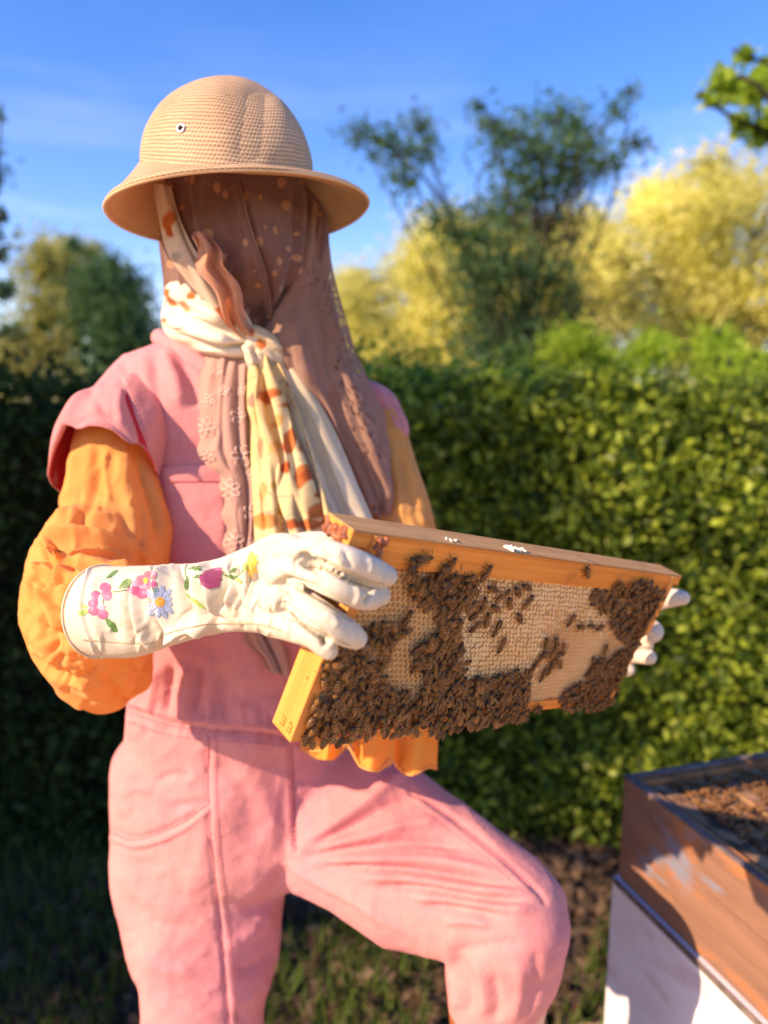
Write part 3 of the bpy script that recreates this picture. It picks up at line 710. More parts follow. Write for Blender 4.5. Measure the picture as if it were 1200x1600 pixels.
# nail heads and stamped marks in the left side bar
for z, y in ((-.088, .013), (-.112, .012), (-.094, .022), (-.147, .011)):
    b = Bag(); a = np.linspace(0, 2*math.pi, 10, endpoint=False)
    V = [(-.0003, y+.0011*math.cos(t), z+.0011*math.sin(t)) for t in a]+[(-.0005, y, z)]
    b.add(V, [(i, (i+1) % 10, 10) for i in range(10)]); link('nail_head', b.mesh('nail_head', M['stamp']), sbl, world=False)
def glyph(segs, y0, z0, sc_):
    b = Bag()
    for (a0, b0, a1, b1) in segs:
        y_a, y_b = sorted((y0+a0*sc_, y0+a1*sc_)); z_a, z_b = sorted((z0+b0*sc_, z0+b1*sc_)); w = .00035
        b.box((-.0004, y_a-w, z_a-w), (.001, y_b+w, z_b+w))
    return b
E_ = [(0, 0, 0, 1), (0, 0, .7, 0), (0, .5, .55, .5), (0, 1, .7, 1)]
for k in range(2): link('stamped_letter', glyph(E_, .0085+.0085*k, -.154, .0058).mesh('stamped_letter', M['stamp']), sbl, world=False)
# propolis crusts at the lugs
def crust(name, lo, hi, n, seed, parent, mat='propolis', size=.0035):
    r = np.random.default_rng(seed); parts = []
    for i in range(n):
        p = r.uniform(lo, hi); s = size*r.uniform(.6, 1.3)
        bm = bmesh.new(); bmesh.ops.create_icosphere(bm, subdivisions=2, radius=s)
        V = np.array([v.co[:] for v in bm.verts])*r.uniform(.6, 1.2, 3)+p; parts.append((V, [tuple(v.index for v in f.verts) for f in bm.faces])); bm.free()
    me = fuse(parts, .0008, 1, .4); V, N = get_vn(me); V += N*(.0008*noise3(V, 900, seed, 2))[:, None]; set_v(me, V); shade_smooth(me, M[mat])
    return link(name, me, parent, world=False)
crust('propolis', (-.0185, .004, -.011), (-.016, .030, -.001), 16, 3, frame)
crust('propolis', (.0, -.0008, -.030), (.009, .0012, -.002), 18, 4, frame, size=.0028)
crust('propolis', (FL+.0, .004, -.012), (FL+.017, .006, -.002), 8, 5, frame, size=.0022)
for px, py, s in ((705, 851, .0016), (716, 853, .0013), (800, 861, .0024), (812, 863, .0020), (822, 865, .0015)):
    x, z = px2f(px, py, .006); crust('burr_wax', (x-.003, .006, .001), (x+.003, .012, .0018), 5, int(px), frame, 'burrwax', s)
# comb -----------------------------------------------------------------
CW = .0053; RC = CW/math.sqrt(3); CY = .0075
def inpoly(x, y, poly):
    c = False; j = len(poly)-1
    for i in range(len(poly)):
        xi, yi = poly[i]; xj, yj = poly[j]
        if (yi > y) != (yj > y) and x < (xj-xi)*(y-yi)/(yj-yi)+xi: c = not c
        j = i
    return c
open_right = [(868, 962), (905, 985), (960, 990), (975, 1010), (935, 1025), (890, 1075), (850, 1102), (815, 1104), (815, 1060), (845, 1055), (850, 1010)]
capped = [(722, 905), (790, 880), (850, 890), (1000, 905), (1010, 960), (960, 985), (905, 980), (868, 958), (850, 1000), (830, 1050), (815, 1060), (760, 1070), (712, 1065), (712, 1000), (716, 950)]
def wob(x, z):
    return (x+.00045*math.sin(z*310+1)+.0003*math.sin(x*170+z*90), z+.0004*math.sin(x*260+.5)+.0003*math.sin(z*400+x*130))
comb = Bag(); b0 = Bag(); b0.box((.0102, CY+.0120, -FH+.0135), (FL-.0102, CY+.0128, -.0228)); comb_o = fpart('comb', b0, [M['cell']], 0)
surf = dict(cell=Bag(), honey=Bag(), cap=Bag(), groove=Bag(), mid=Bag())
single_cells = []
row = 0; z = -.0245
while z > -FH+.0135:
    x = .0125+(CW/2 if row % 2 else 0)
    while x < FL-.012:
        w3 = f2w(x, CY, z); X, Y, Z = [float(q[0]) for q in proj(w3[None])]
        jx = 11*math.sin(z*420+x*70)+7*math.sin(x*900+1); jy = 8*math.sin(x*380+z*90)+rnd.uniform(-5, 5); is_cap = inpoly(X+jx, Y+jy, capped); shallow = inpoly(X+jx*.5, Y+jy*.5, open_right) or (not is_cap and X > 780)
        if is_cap and rnd.random() < .035 and Y < 915: is_cap = False
        if Y > 1060 and X < 815: is_cap = False
        yo = .0006*math.sin(x*60+z*40)
        corner = [wob(x+RC*math.cos(a), z+RC*math.sin(a)) for a in [math.pi/6+k*math.pi/3 for k in range(6)]]
        cx_, cz_ = wob(x, z)
        def ring(f, y): return [(cx_+(p-cx_)*f, y+yo, cz_+(q-cz_)*f) for p, q in corner]
        if is_cap:
            h = rnd.uniform(-.0006, .0012); j = [rnd.uniform(-.0005, .0005) for _ in range(6)]
            V = ring(1, CY+.0004)+[(p[0], p[1]-j[i], p[2]) for i, p in enumerate(ring(.80, CY-.0006-h*.5))]+[(cx_+rnd.uniform(-.0005, .0005), CY+yo-.0008-h, cz_+rnd.uniform(-.0005, .0005))]
            F = [(i, (i+1) % 6, 6+(i+1) % 6, 6+i) for i in range(6)]+[(6+i, 6+(i+1) % 6, 12) for i in range(6)]
            surf['groove'].add(V, F[:6]); surf['cap'].add(V, F[6:])
        else:
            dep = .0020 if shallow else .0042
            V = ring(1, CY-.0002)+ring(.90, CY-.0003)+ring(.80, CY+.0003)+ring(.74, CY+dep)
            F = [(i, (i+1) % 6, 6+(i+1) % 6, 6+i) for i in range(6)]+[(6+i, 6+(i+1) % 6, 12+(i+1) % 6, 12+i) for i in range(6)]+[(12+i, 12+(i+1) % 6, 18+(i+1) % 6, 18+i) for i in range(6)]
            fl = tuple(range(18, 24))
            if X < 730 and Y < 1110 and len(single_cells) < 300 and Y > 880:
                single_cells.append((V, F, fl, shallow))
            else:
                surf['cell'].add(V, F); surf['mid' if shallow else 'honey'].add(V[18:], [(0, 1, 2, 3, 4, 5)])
        x += CW
    z -= CW*.866; row += 1
for k, nm in (('cell', 'cell_walls'), ('honey', 'cell_floors'), ('cap', 'wax_cappings'), ('groove', 'wax_seams'), ('mid', 'shallow_floors')):
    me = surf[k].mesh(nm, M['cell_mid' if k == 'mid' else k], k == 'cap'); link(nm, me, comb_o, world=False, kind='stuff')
for V, F, fl, sh in single_cells:
    me = bpy.data.meshes.new('comb_cell'); me.from_pydata(V, [], F+[fl]); me.update(); me.materials.append(M['cell']); me.materials.append(M['honey'])
    me.polygons[len(F)].material_index = 1
    link('comb_cell', me, comb_o, world=False)

# ------------------------------------------------------------------ bees
def ell(c, r3, nu=10, nv=8, bendx=0):
    V = []; 
    for i in range(nu+1):
        t = math.pi*i/nu
        for j in range(nv):
            p = 2*math.pi*j/nv
            V.append((c[0]+r3[0]*math.cos(t), c[1]+r3[1]*math.sin(t)*math.cos(p), c[2]+r3[2]*math.sin(t)*math.sin(p)))
    F = [(i*nv+j, i*nv+(j+1) % nv, (i+1)*nv+(j+1) % nv, (i+1)*nv+j) for i in range(nu) for j in range(nv)]
    return V, F
def bee_meshes(spread=.22):
    out = {}
    def mk(n, b, m): out[n] = b.mesh(n, m, True)
    b = Bag(); V, F = ell((-.0036, 0, .0026), (.0046, .0023, .0021), 14, 10)
    V = [(x, y*(1.08 if x > -.004 else 1.0), z-.10*max(0, -x-.003)) for x, y, z in V]; b.add(V, F); mk('abdomen', b, M['bee_abd'])
    b = Bag(); b.add(*ell((.0026, 0, .0030), (.0023, .0022, .0020), 9, 9)); mk('thorax', b, M['bee_fur'])
    b = Bag(); b.add(*ell((.0056, 0, .0025), (.0012, .0015, .0013), 7, 8))
    for s in (1, -1):
        v, f = wire([(.0064, .0004*s, .003), (.0074, .0010*s, .0033), (.0088, .0018*s, .0024)], .00011, 4); b.add(v, f)
    mk('head', b, M['bee_dark'])
    for s, nm in ((1, 'wing'), (-1, 'wing2')):
        b = Bag(); pts = [(0, 0), (-.0022, .0013), (-.0052, .0021), (-.0078, .0022), (-.0090, .0012), (-.0082, 0), (-.0050, -.0006), (-.002, -.0004)]
        a = s*spread; V = [(.0020, s*.0012, .0046)]
        for x, y in pts[1:]:
            y *= s; V.append((.0020+x*math.cos(a)+y*math.sin(a)*s*0-0, s*.0012+y*math.cos(a)-x*math.sin(a)*-1*-1, .0046+x*.02+.0002*math.sin(x*900)))
        b.add(V, [tuple(range(8))]); mk(nm, b, M['bee_wing'])
    b = Bag()
    for s in (1, -1):
        for x0, dx in ((.0038, .0022), (.0026, .0002), (.0014, -.0024)):
            v, f = wire([(x0, s*.0014, .0022), (x0+dx*.6, s*.0034, .0030), (x0+dx*1.2, s*.0046, .0004), (x0+dx*1.5, s*.0054, .0001)], .00019, 4); b.add(v, f)
    mk('legs', b, M['bee_leg']); return out
BM = [bee_meshes(.16), bee_meshes(.30), bee_meshes(.55)]
bee_count = 0
def bee_matrix(x, y, z, ang, lift=0, tilt=0, roll=0, base=None):
    """bee on the comb: x, z on the frame face; ang = heading in degrees from the frame's long direction"""
    Mx = Matrix.Translation((x, y-lift, z)) @ Matrix.Rotation(R(-ang), 4, 'Y') @ Matrix.Rotation(R(90), 4, 'X') @ Matrix.Rotation(tilt, 4, 'Y') @ Matrix.Rotation(roll, 4, 'X')
    return (FM if base is None else base) @ Mx
def add_bee(MW, label, group, scale=1.0, kind=None):
    global bee_count
    bee_count += 1
    v = BM[kind if kind is not None else rnd.choice((0, 0, 0, 1, 1, 2))]
    root = thing('honey_bee', label, 'bee', rot=MW @ Matrix.Scale(scale, 4), group=group)
    for n in ('abdomen', 'thorax', 'head', 'wing', 'wing2', 'legs'):
        o = bpy.data.objects.new(n.rstrip('2'), v[n]); COL.objects.link(o); o.parent = root
        if n == 'legs': o['kind'] = 'stuff'
    return root
G1 = 'bees crowded on the honeycomb'
S = [  # px, py, heading in picture degrees (0 right, 90 up), label
 (660, 870, 5, 'bee walking right on the orange top bar edge just above the cluster by the glove'), (700, 882, 60, 'bee on the lower edge of the top bar above the middle cluster'),
 (756, 893, 60, 'bee heading up onto the top bar, right of the middle cluster'), (914, 892, 100, 'lone dark bee on the top bar near the right-hand cluster'),
 (707, 899, 120, 'bee with head up-left just under the top bar at the tip of the middle cluster'), (724, 918, 100, None), (737, 905, 130, None),
 (766, 918, 160, 'bee heading left at the upper left of the small group on the capped comb'), (784, 927, 40, None), (805, 922, 115, 'bee at the top of the small group right of the cluster'), (819, 915, 150, 'upper right bee of the small group on the capped comb'),
 (793, 940, 100, None), (822, 938, 55, 'right-most bee of the small group on the capped comb, heading up'), (808, 963, 110, 'bee hanging just below the small group on the capped comb'),
 (771, 948, 140, None), (752, 942, 80, None), (735, 943, 200, None), (741, 956, 45, None), (757, 966, 80, 'bee below the row of four on the capped comb left'), (739, 978, 215, 'bee heading down-left at the edge of the open capped field'),
 (772, 981, 240, 'lone bee on bare capped comb, second above the lowest'), (780, 1007, 240, 'lowest lone bee on the bare capped comb with legs spread'),
 (889, 968, 230, 'lone bee right of centre on the capped comb, heading down-left'), (904, 978, 170, 'small bee just right of the lone bee at the right of the comb'), (920, 976, 170, None), (934, 979, 200, None),
 (850, 1003, 90, None), (866, 1000, 110, 'bee at the top of the short chain right of centre'), (877, 1013, 260, None), (849, 1021, 120, None), (864, 1027, 230, None), (856, 1043, 240, None), (845, 1053, 240, 'lowest bee of the short chain right of centre'), (870, 1036, 290, None), (861, 1016, 70, None),
 (943, 1013, 80, 'bee alone between the two right-hand clusters'), (836, 1106, 200, 'bee alone on the bottom bar between the two clusters'), (820, 1083, 290, None),
 (505, 1151, 85, 'bee hanging with its abdomen over the bottom bar, second from the left'), (478, 1147, 70, 'bee hanging over the bottom bar at its left end'), (517, 1146, 95, None), (545, 1151, 20, 'bee stretched across the bottom bar below the big cluster'),
 (632, 964, 60, 'bee on open cells below the gloved fingertips, heading up-right'), (629, 984, 190, None), (652, 929, 190, None), (671, 911, 180, None), (512, 1054, 200, None),
 (716, 936, 85, None), (701, 965, 45, None), (805, 1068, 110, None), (778, 1058, 100, None), (745, 1060, 120, None), (800, 1050, 40, None), (826, 1046, 55, None), (838, 1030, 60, None),
]
CYB = CY-.0006
def zone(X, Y):
    if X > 860:
        if Y < 960: return 'bee in the cluster at the upper right corner of the comb under the top bar'
        if Y < 1030: return 'bee in the thin waist of the right-hand cluster near the far fingertips'
        return 'bee in the dense cluster at the lower right corner of the comb'
    if Y < 900 and X < 750: return 'bee crowded under the top bar just right of the gloved fingertip'
    if X > 740 and Y < 1000: return 'bee in the loose group on the upper capped comb left of its middle'
    if X > 820: return 'bee in the short chain standing alone on the comb right of the middle'
    if Y < 955 and X > 640: return 'bee in the upper middle of the big cluster between open cells and capped comb'
    if Y < 1030 and X > 640: return 'bee in the neck of the big cluster beside the left edge of the capped comb'
    if Y < 1035 and X <= 640: return 'bee close below the gloved fingertips at the left of the comb'
    if X > 730: return 'bee in the right tongue of the big cluster along the bottom of the comb'
    if X > 640: return 'bee in the bottom middle of the big cluster above the bottom bar'
    if Y > 1100: return 'bee in the lowest rows of the big cluster at the left, abdomen hanging down'
    return 'bee in the lower left of the big cluster beside the left side bar'
placed = []
def heading(px, py, deg):
    a = R(deg); x0, z0 = px2f(px, py, CYB); x1, z1 = px2f(px+6*math.cos(a), py-6*math.sin(a), CYB)
    return x0, z0, math.degrees(math.atan2(z1-z0, x1-x0))
for px, py, dg, lab in S:
    x, z, a = heading(px, py, dg); yb = .0030 if z > -.0225 else (.0063 if z < -FH+.012 else CYB)
    if yb != CYB: x, z = px2f(px, py, yb)
    placed.append((x, z, 0)); add_bee(bee_matrix(x, yb, z, a, .0002), lab or zone(px, py), G1, rnd.uniform(1.0, 1.12))
# bee on the end face of the side bar
Mend = FM @ Matrix.Translation((-.0004, .0215, -.083)) @ Matrix.Rotation(R(-90), 4, 'Y') @ Matrix.Rotation(R(120), 4, 'Z')
add_bee(Mend, 'dark bee alone on the outer face of the left side bar below the glove', G1, .95)
dense_a = [(468, 1156), (500, 1060), (520, 1020), (560, 985), (600, 972), (622, 990), (600, 1030), (585, 1060), (612, 1082), (650, 1090), (662, 1060), (640, 1025), (655, 1000), (682, 985), (690, 958), (660, 935), (625, 905), (625, 880), (642, 868), (665, 888), (700, 885), (742, 905), (742, 930), (715, 950), (708, 990), (722, 1040), (715, 1062), (760, 1062), (800, 1050), (822, 1050), (818, 1112), (760, 1126), (680, 1136), (560, 1145)]
dense_b = [(922, 925), (960, 908), (1000, 905), (1030, 925), (1032, 955), (1010, 1000), (990, 1060), (975, 1092), (940, 1104), (885, 1103), (868, 1088), (905, 1062), (925, 1030), (960, 1020), (985, 1005), (965, 992), (950, 975), (958, 955), (930, 950)]
gl = {'a': 'bee in the big crowded cluster at the lower left of the comb', 'c': 'bee in the cluster on the upper middle of the comb beside the capped field', 'b': 'bee in the dense cluster at the right end of the comb'}
cand = []
for poly, key in ((dense_a, 'a'), (dense_b, 'b')):
    xs = [p[0] for p in poly]; ys = [p[1] for p in poly]
    pts = []
    for t in range(26000):
        X, Y = rnd.uniform(min(xs), max(xs)), rnd.uniform(min(ys), max(ys))
        if not inpoly(X, Y, poly): continue
        x, z = px2f(X, Y, CYB)
        if x < .006 or x > FL-.006: continue
        md = .0066
        if any((x-p[0])**2/1.0+(z-p[1])**2 < md*md for p in pts): continue
        pts.append((x, z, X, Y))
    for x, z, X, Y in pts:
        if rnd.random() > .08: cand.append((x, z, X, Y, key))
extra = []
layers = []
for i, (x, z, X, Y, key) in enumerate(cand):
    if Y > 1080 and key == 'a': ang = rnd.gauss(92, 26)
    elif key == 'a': ang = rnd.choice((rnd.gauss(90, 45), rnd.uniform(0, 360)))
    else: ang = rnd.uniform(20, 200) if rnd.random() < .7 else rnd.uniform(0, 360)
    yb = .0062 if z < -FH+.0125 else (.0030 if z > -.0225 else CYB)
    layers.append((X, (x, yb, z, ang, rnd.choice((0, .0008, .0022, .0036)), rnd.gauss(0, .14), rnd.gauss(0, .28)), key, Y))
layers.sort(key=lambda q: q[0])
room = 300-bee_count
stuffb = Bag(); smi = []
def stuff_bee(MW, v, bag, mi):
    for k, n in enumerate(('abdomen', 'thorax', 'head', 'wing', 'wing2', 'legs')):
        me = v[n]; f = [tuple(p.vertices) for p in me.polygons]
        bag.add([MW @ x.co for x in me.vertices], f); mi += [min(k, 4) if k < 5 else 5]*len(f)
stuff_mats = [M['bee_abd'], M['bee_fur'], M['bee_dark'], M['bee_wing'], M['bee_wing'], M['bee_leg']]
far = []
for i, (X, a, key, Y) in enumerate(layers):
    x, y, z, ang, lift, tilt, roll = a
    if i < room:
        add_bee(bee_matrix(x, y, z, ang, lift, tilt, roll), zone(X, Y), G1, rnd.uniform(1.0, 1.18))
    else: far.append((x, y, z, ang, lift, tilt, roll))
if far:
    bag = Bag(); mi = []
    for a in far: stuff_bee(Matrix(bee_matrix(*a)) , BM[rnd.choice((0, 1))], bag, mi)
    me = mesh_of('bee_cluster', bag.v, bag.f, stuff_mats, True, mi)
    o = link('bee_cluster', me); props(o, 'far part of the dense bee cluster at the right end of the comb', 'bees', kind='stuff')
print('BEES', bee_count, 'far', len(far), 'cells', len(single_cells))

# ------------------------------------------------------------------ the open hive at the lower right
HA = on_depth(975, 1210, 1.06); HZ = HA[2]
ha = R(162)       # direction of the near side, from the far corner towards the camera
d1 = np.array([math.sin(ha), math.cos(ha), 0.]); d2 = np.array([math.cos(ha-math.pi), -math.sin(ha-math.pi), 0.])
if d2[0] < 0: d2 = -d2
HM = Matrix(((d1[0], d2[0], 0, HA[0]), (d1[1], d2[1], 0, HA[1]), (0, 0, 1, 0), (0, 0, 0, 1))) @ Matrix.Translation((0, 0, HZ)) @ Matrix.Rotation(R(-.8), 4, 'X') @ Matrix.Translation((0, 0, -HZ))
LB, WB, BH, T = .508, .413, .168, .022
LH = HZ-BH
hive = thing('hive_box', 'open weathered brown wooden hive box on top of the white one', 'hive box', rot=HM @ Matrix.Translation((0, 0, LH)))
hive2 = thing('hive_box', 'white painted lower hive box under the brown box', 'hive box', rot=HM)
def hpart(root, name, lo, hi, mat, bevel=.002, label=None):
    b = Bag(); b.box(lo, hi); return link(name, b.mesh(name, mat, False, bevel), root, world=False, label=label)
hpart(hive, 'side_wall', (0, 0, .002), (LB, T, BH-.004), M['hive_brown']); hpart(hive, 'side_wall', (0, WB-T, .002), (LB, WB, BH-.004), M['hive_brown'])
hpart(hive, 'end_wall', (0.001, T, .002), (T, WB-T, BH-.006), M['hive_in']); hpart(hive, 'end_wall', (LB-T, T, .002), (LB-.001, WB-T, BH-.006), M['hive_brown'])
hpart(hive, 'rim', (-.001, -.0015, BH-.004), (LB, .008, BH), M['hive_edge'], .001); hpart(hive, 'rim', (-.001, .008, BH-.0045), (T*.5, WB, BH-.0005), M['hive_edge'], .001)
hpart(hive, 'handhold', (LB*.36, -.0025, BH*.48), (LB*.66, .001, BH*.58), M['hive_brown'], .001)
hpart(hive2, 'side_wall', (-.006, -.006, 0), (LB+.004, T, LH-.001), M['hive_white']); hpart(hive2, 'side_wall', (-.006, WB-T, 0), (LB, WB, LH-.001), M['hive_white'])
hpart(hive2, 'end_wall', (-.006, T, 0), (T, WB-T, LH-.001), M['hive_white']); hpart(hive2, 'end_wall', (LB-T, T, 0), (LB, WB-T, LH-.001), M['hive_white'])
hpart(hive2, 'painted_lip', (-.007, -.0075, LH-.010), (LB+.005, -.005, LH-.0005), M['hive_edge'], .0005)
for k in range(6):
    y = T+.012+k*.036
    t = thing('framed_honeycomb', 'waxy frame standing in the open brown hive box, %s from the near wall' % ('first', 'second', 'third', 'fourth', 'fifth', 'sixth')[k], 'honeycomb', rot=HM @ Matrix.Translation((0, y, LH)), group='frames standing in the open hive')
    hpart(t, 'top_bar', (T+.001, 0, BH-.030), (LB-T-.001, .026, BH-.012), M['hive_bar'], .001)
    hpart(t, 'side_bar', (T+.008, .002, .01), (T+.017, .024, BH-.0301), M['hive_bar'], .001); hpart(t, 'side_bar', (LB-T-.017, .002, .01), (LB-T-.008, .024, BH-.0301), M['hive_bar'], .001)
    hpart(t, 'comb', (T+.0175, .003, .02), (LB-T-.0175, .023, BH-.0301), M['honey'], .001)
bag = Bag(); mi = []; hb = random.Random(5)
for i in range(620):
    x = hb.uniform(.03, LB-.1); y = T+.012+hb.uniform(.024, .205); k = ((y-T-.012) % .036)
    if hb.random() > .55+.4*math.sin(x*9+y*14)**2: continue
    zz = LH+BH-.012 if k < .026 else LH+BH-.016
    A = HM @ Matrix.Translation((x, y, zz+hb.choice((0, .003)))) @ Matrix.Rotation(hb.uniform(0, 6.28), 4, 'Z') @ Matrix.Rotation(hb.gauss(0, .2), 4, 'Y')
    stuff_bee(A, BM[hb.choice((0, 1))], bag, mi)
o = link('bees_in_hive', mesh_of('bees_in_hive', bag.v, bag.f, stuff_mats, True, mi)); props(o, 'dark mass of bees crawling over the bars inside the open hive', 'bees', kind='stuff')
for k, (x, z) in enumerate(((.16, .42), (.20, .34), (.11, .45), (.33, BH+LH-.10-LH+LH))):
    A = HM @ Matrix.Translation((x, -.0063, z)) @ Matrix.Rotation(R(90), 4, 'X') @ Matrix.Rotation(R(60+50*k), 4, 'Z')
    if k < 3: add_bee(A, ('bee on the white hive wall, middle of three', 'bee on the white hive wall, lowest of three', 'bee on the white hive wall nearest the brown box')[k], 'bees on the outside of the hive')
A = HM @ Matrix.Translation((.19, T*.5+.016, LH+BH-.012)) @ Matrix.Rotation(R(20), 4, 'Z')
add_bee(A, 'bee on the pale bar just inside the hive rim', 'bees on the outside of the hive')
# ------------------------------------------------------------------ the beekeeper
person = thing('person', 'beekeeper in pink dungarees, orange blouse, white gloves and veiled straw hat holding a frame', 'person', (-.20, .93, 0))
def P_(name, me, mat=None, parent=None, label=None, kind=None):
    if mat is not None: shade_smooth(me, mat)
    return link(name, me, parent or person, label=label, kind=kind)
def wp(*a): return np.array(a, float)
# body under the clothes: one continuous surface (mostly hidden)
def bt(nodes, **k): return tube(nodes, **k)
def leg_world(a): return tube(a, world_nodes=True)
hipR = W(315, 1290, .985); hipL = W(510, 1282, .99); kneeR = W(322, 1600, .96); kneeL = W(795, 1448, .88)
footR = np.array([-.24, .93, .06]); ankR = np.array([-.24, .98, .10]); 
shL = W(790, 1640, .92); ankL = np.array([shL[0]-.01, shL[1]+.03, shL[2]-.28])
body_parts = [
    tube([(368, 245, .87, 80, .95), (370, 310, .87, 84, 1.0), (375, 400, .86, 80, 1.1), (385, 455, .87, 55, .9)]),
    tube([(385, 430, .90, 50, .9), (390, 560, .93, 55, .9)]),
    tube([(390, 570, .96, 100, .45), (385, 630, .97, 165, .42), (380, 800, .98, 145, .45), (370, 1000, .98, 125, .5), (370, 1200, .99, 140, .5), (385, 1270, .99, 130, .5)]),
    tube([(215, 625, .94, 40, .9), (180, 760, .88, 40, .9), (130, 950, .76, 36, .9)]), tube([(130, 950, .76, 38, .9), (240, 950, .66, 36, .9), (360, 925, .56, 36, .8)]),
    tube([(560, 640, .97, 34, .9), (605, 860, .92, 36, .9), (610, 1060, .87, 36, .9)]), tube([(610, 1060, .86, 40, .9), (780, 1040, .88, 36, .9), (930, 1000, .88, 30, .8)]),
    leg_world([[*hipR, .062], [*((hipR+kneeR)/2), .062], [*kneeR, .050], [*((kneeR*.6+ankR*.4)), .048], [*ankR, .038]]),
    leg_world([[*hipL, .062], [*((hipL+kneeL)/2), .062], [*kneeL, .050], [*((kneeL*.6+ankL*.4)), .045], [*ankL, .038]])]
body = fuse(body_parts, .010, 4); shade_smooth(body, M['skin']); P_('body', body)

# ---- jumpsuit ---------------------------------------------------------
T_ = tube
suit_parts = [
    T_([(388, 530, .93, 70, .6), (378, 575, .94, 128, .55), (368, 630, .95, 188, .55), (375, 700, .96, 195, .55), (385, 830, .96, 185, .55), (375, 960, .96, 172, .58), (365, 1060, .96, 162, .6), (368, 1110, .96, 168, .62), (370, 1150, .97, 172, .62), (376, 1220, .98, 186, .62), (388, 1290, .98, 184, .6)]),
    T_([(262, 572, .93, 42, .8), (212, 598, .93, 44, .85), (182, 640, .92, 52, .8)]),
    T_([(500, 600, .95, 40, .8), (560, 640, .96, 40, .8), (590, 680, .96, 34, .8)]),
    # straight leg, carried on down to the ground
    T_([(316, 1200, .98, 140, .7), (317, 1290, .98, 139, .72), (316, 1360, .98, 138, .75), (318, 1430, .97, 124, .8), (323, 1500, .96, 114, .85), (320, 1560, .95, 97, .9), (316, 1640, .95, 92, .9), (300, 1800, .94, 88, .9), (290, 1980, .94, 84, .9)]),
    # raised thigh and knee
    T_([(500, 1270, .98, 118, .8), (570, 1300, .96, 120, .85), (640, 1345, .94, 120, .9), (720, 1385, .91, 108, .95), (785, 1420, .88, 96, 1), (800, 1445, .87, 92, 1)]),
    T_([(792, 1440, .87, 94, .95), (788, 1495, .88, 92, .9), (774, 1540, .89, 80, .9), (766, 1572, .895, 68, .9)]),
]
suit = fuse(suit_parts, .0036, 10, .6)
folds = []
A = folds.append
# waist seam, gathers above and below it
A(([(200, 1112), (260, 1132), (330, 1142), (400, 1146), (470, 1158)], 9, -.006, 'e')); A(([(200, 1124), (260, 1144), (330, 1154), (400, 1158), (470, 1168)], 5, .002, 'e')); A(([(200, 1100), (260, 1120), (330, 1131), (400, 1136), (470, 1148)], 6, .0035, 'e'))
for k in range(17):
    x = 205+k*16+rnd.uniform(-4, 4); y = 1118+20*(k/17)
    A(([(x, y-3), (x+rnd.uniform(-5, 5), y-22-rnd.uniform(0, 35))], 4.5, rnd.choice((.0025, -.0035)))); A(([(x, y+8), (x+rnd.uniform(-4, 4), y+25+rnd.uniform(0, 12))], 4, rnd.choice((.002, -.002))))
for x, l, w, h in ((262, 70, 7, -.010), (290, 60, 8, .006), (307, 75, 6, -.009), (238, 50, 7, .006), (345, 45, 8, -.005), (380, 40, 10, .004)):
    A(([(x+4, 1060-l*.3), (x, 1075), (x-6, 1120)], w, h))
# hip pocket opening
A(([(172, 1300), (205, 1312), (245, 1304), (290, 1282), (322, 1258)], 5, -.0045, 'e')); A(([(172, 1308), (205, 1320), (245, 1313), (290, 1291), (322, 1266)], 6, .0025, 'e')); A(([(174, 1316), (205, 1330), (248, 1322), (300, 1296)], 4, -.001))
A(([(240, 1222), (275, 1212), (300, 1216)], 6, -.004)); A(([(262, 1262), (300, 1258), (322, 1250)], 7, -.004)); A(([(185, 1240), (215, 1232), (240, 1236)], 8, .003))
# front seam down the straight leg, centre front seam
A(([(325, 1150), (326, 1250), (332, 1340), (345, 1450), (358, 1600)], 3.5, -.0028, 'e')); A(([(333, 1150), (334, 1250), (340, 1340), (353, 1450), (366, 1600)], 4, .0012, 'e'))
A(([(456, 1165), (460, 1250), (462, 1330)], 4, -.003, 'e')); A(([(448, 1165), (452, 1250), (455, 1330)], 4, .0015, 'e'))
# creases fanning out from the crotch over the raised thigh
for pts, w, h in (([(462, 1330), (520, 1290), (590, 1240), (640, 1200)], 10, .006), ([(470, 1325), (530, 1300), (600, 1262), (660, 1238)], 9, -.006), ([(475, 1330), (560, 1310), (640, 1290), (700, 1285)], 9, .006), ([(480, 1338), (560, 1325), (650, 1315), (740, 1325)], 8, -.006),
                  ([(490, 1345), (580, 1342), (680, 1345), (790, 1368)], 9, .0065), ([(500, 1352), (600, 1356), (700, 1366), (810, 1385)], 7, -.007), ([(560, 1368), (640, 1372), (740, 1390), (830, 1398)], 8, .006), ([(590, 1385), (660, 1388), (740, 1400), (815, 1408)], 6, -.0065),
                  ([(640, 1400), (700, 1405), (780, 1418), (840, 1420)], 8, .005), ([(660, 1418), (720, 1420), (780, 1432)], 7, -.005), ([(440, 1345), (500, 1380), (570, 1415), (640, 1465)], 8, .004), ([(690, 1440), (730, 1438), (770, 1446)], 7, .004)):
    A((pts, w, h*1.35))
A(([(640, 1235), (700, 1275), (770, 1330), (830, 1385), (850, 1410)], 4, -.003, 'e')); A(([(632, 1242), (692, 1283), (762, 1338), (824, 1392)], 4, .0015, 'e'))
# below the knee, gathered hem
for pts, w, h in (([(710, 1490), (730, 1540), (735, 1590)], 9, -.006), ([(740, 1500), (756, 1550), (752, 1590)], 8, .005), ([(770, 1520), (778, 1570), (772, 1600)], 8, -.005), ([(810, 1500), (812, 1550), (800, 1595)], 9, .004), ([(835, 1480), (840, 1530), (826, 1585)], 8, -.003), ([(700, 1500), (712, 1545), (712, 1580)], 7, .005), ([(700, 1492), (760, 1478), (820, 1472)], 9, -.003)): A((pts, w, h))
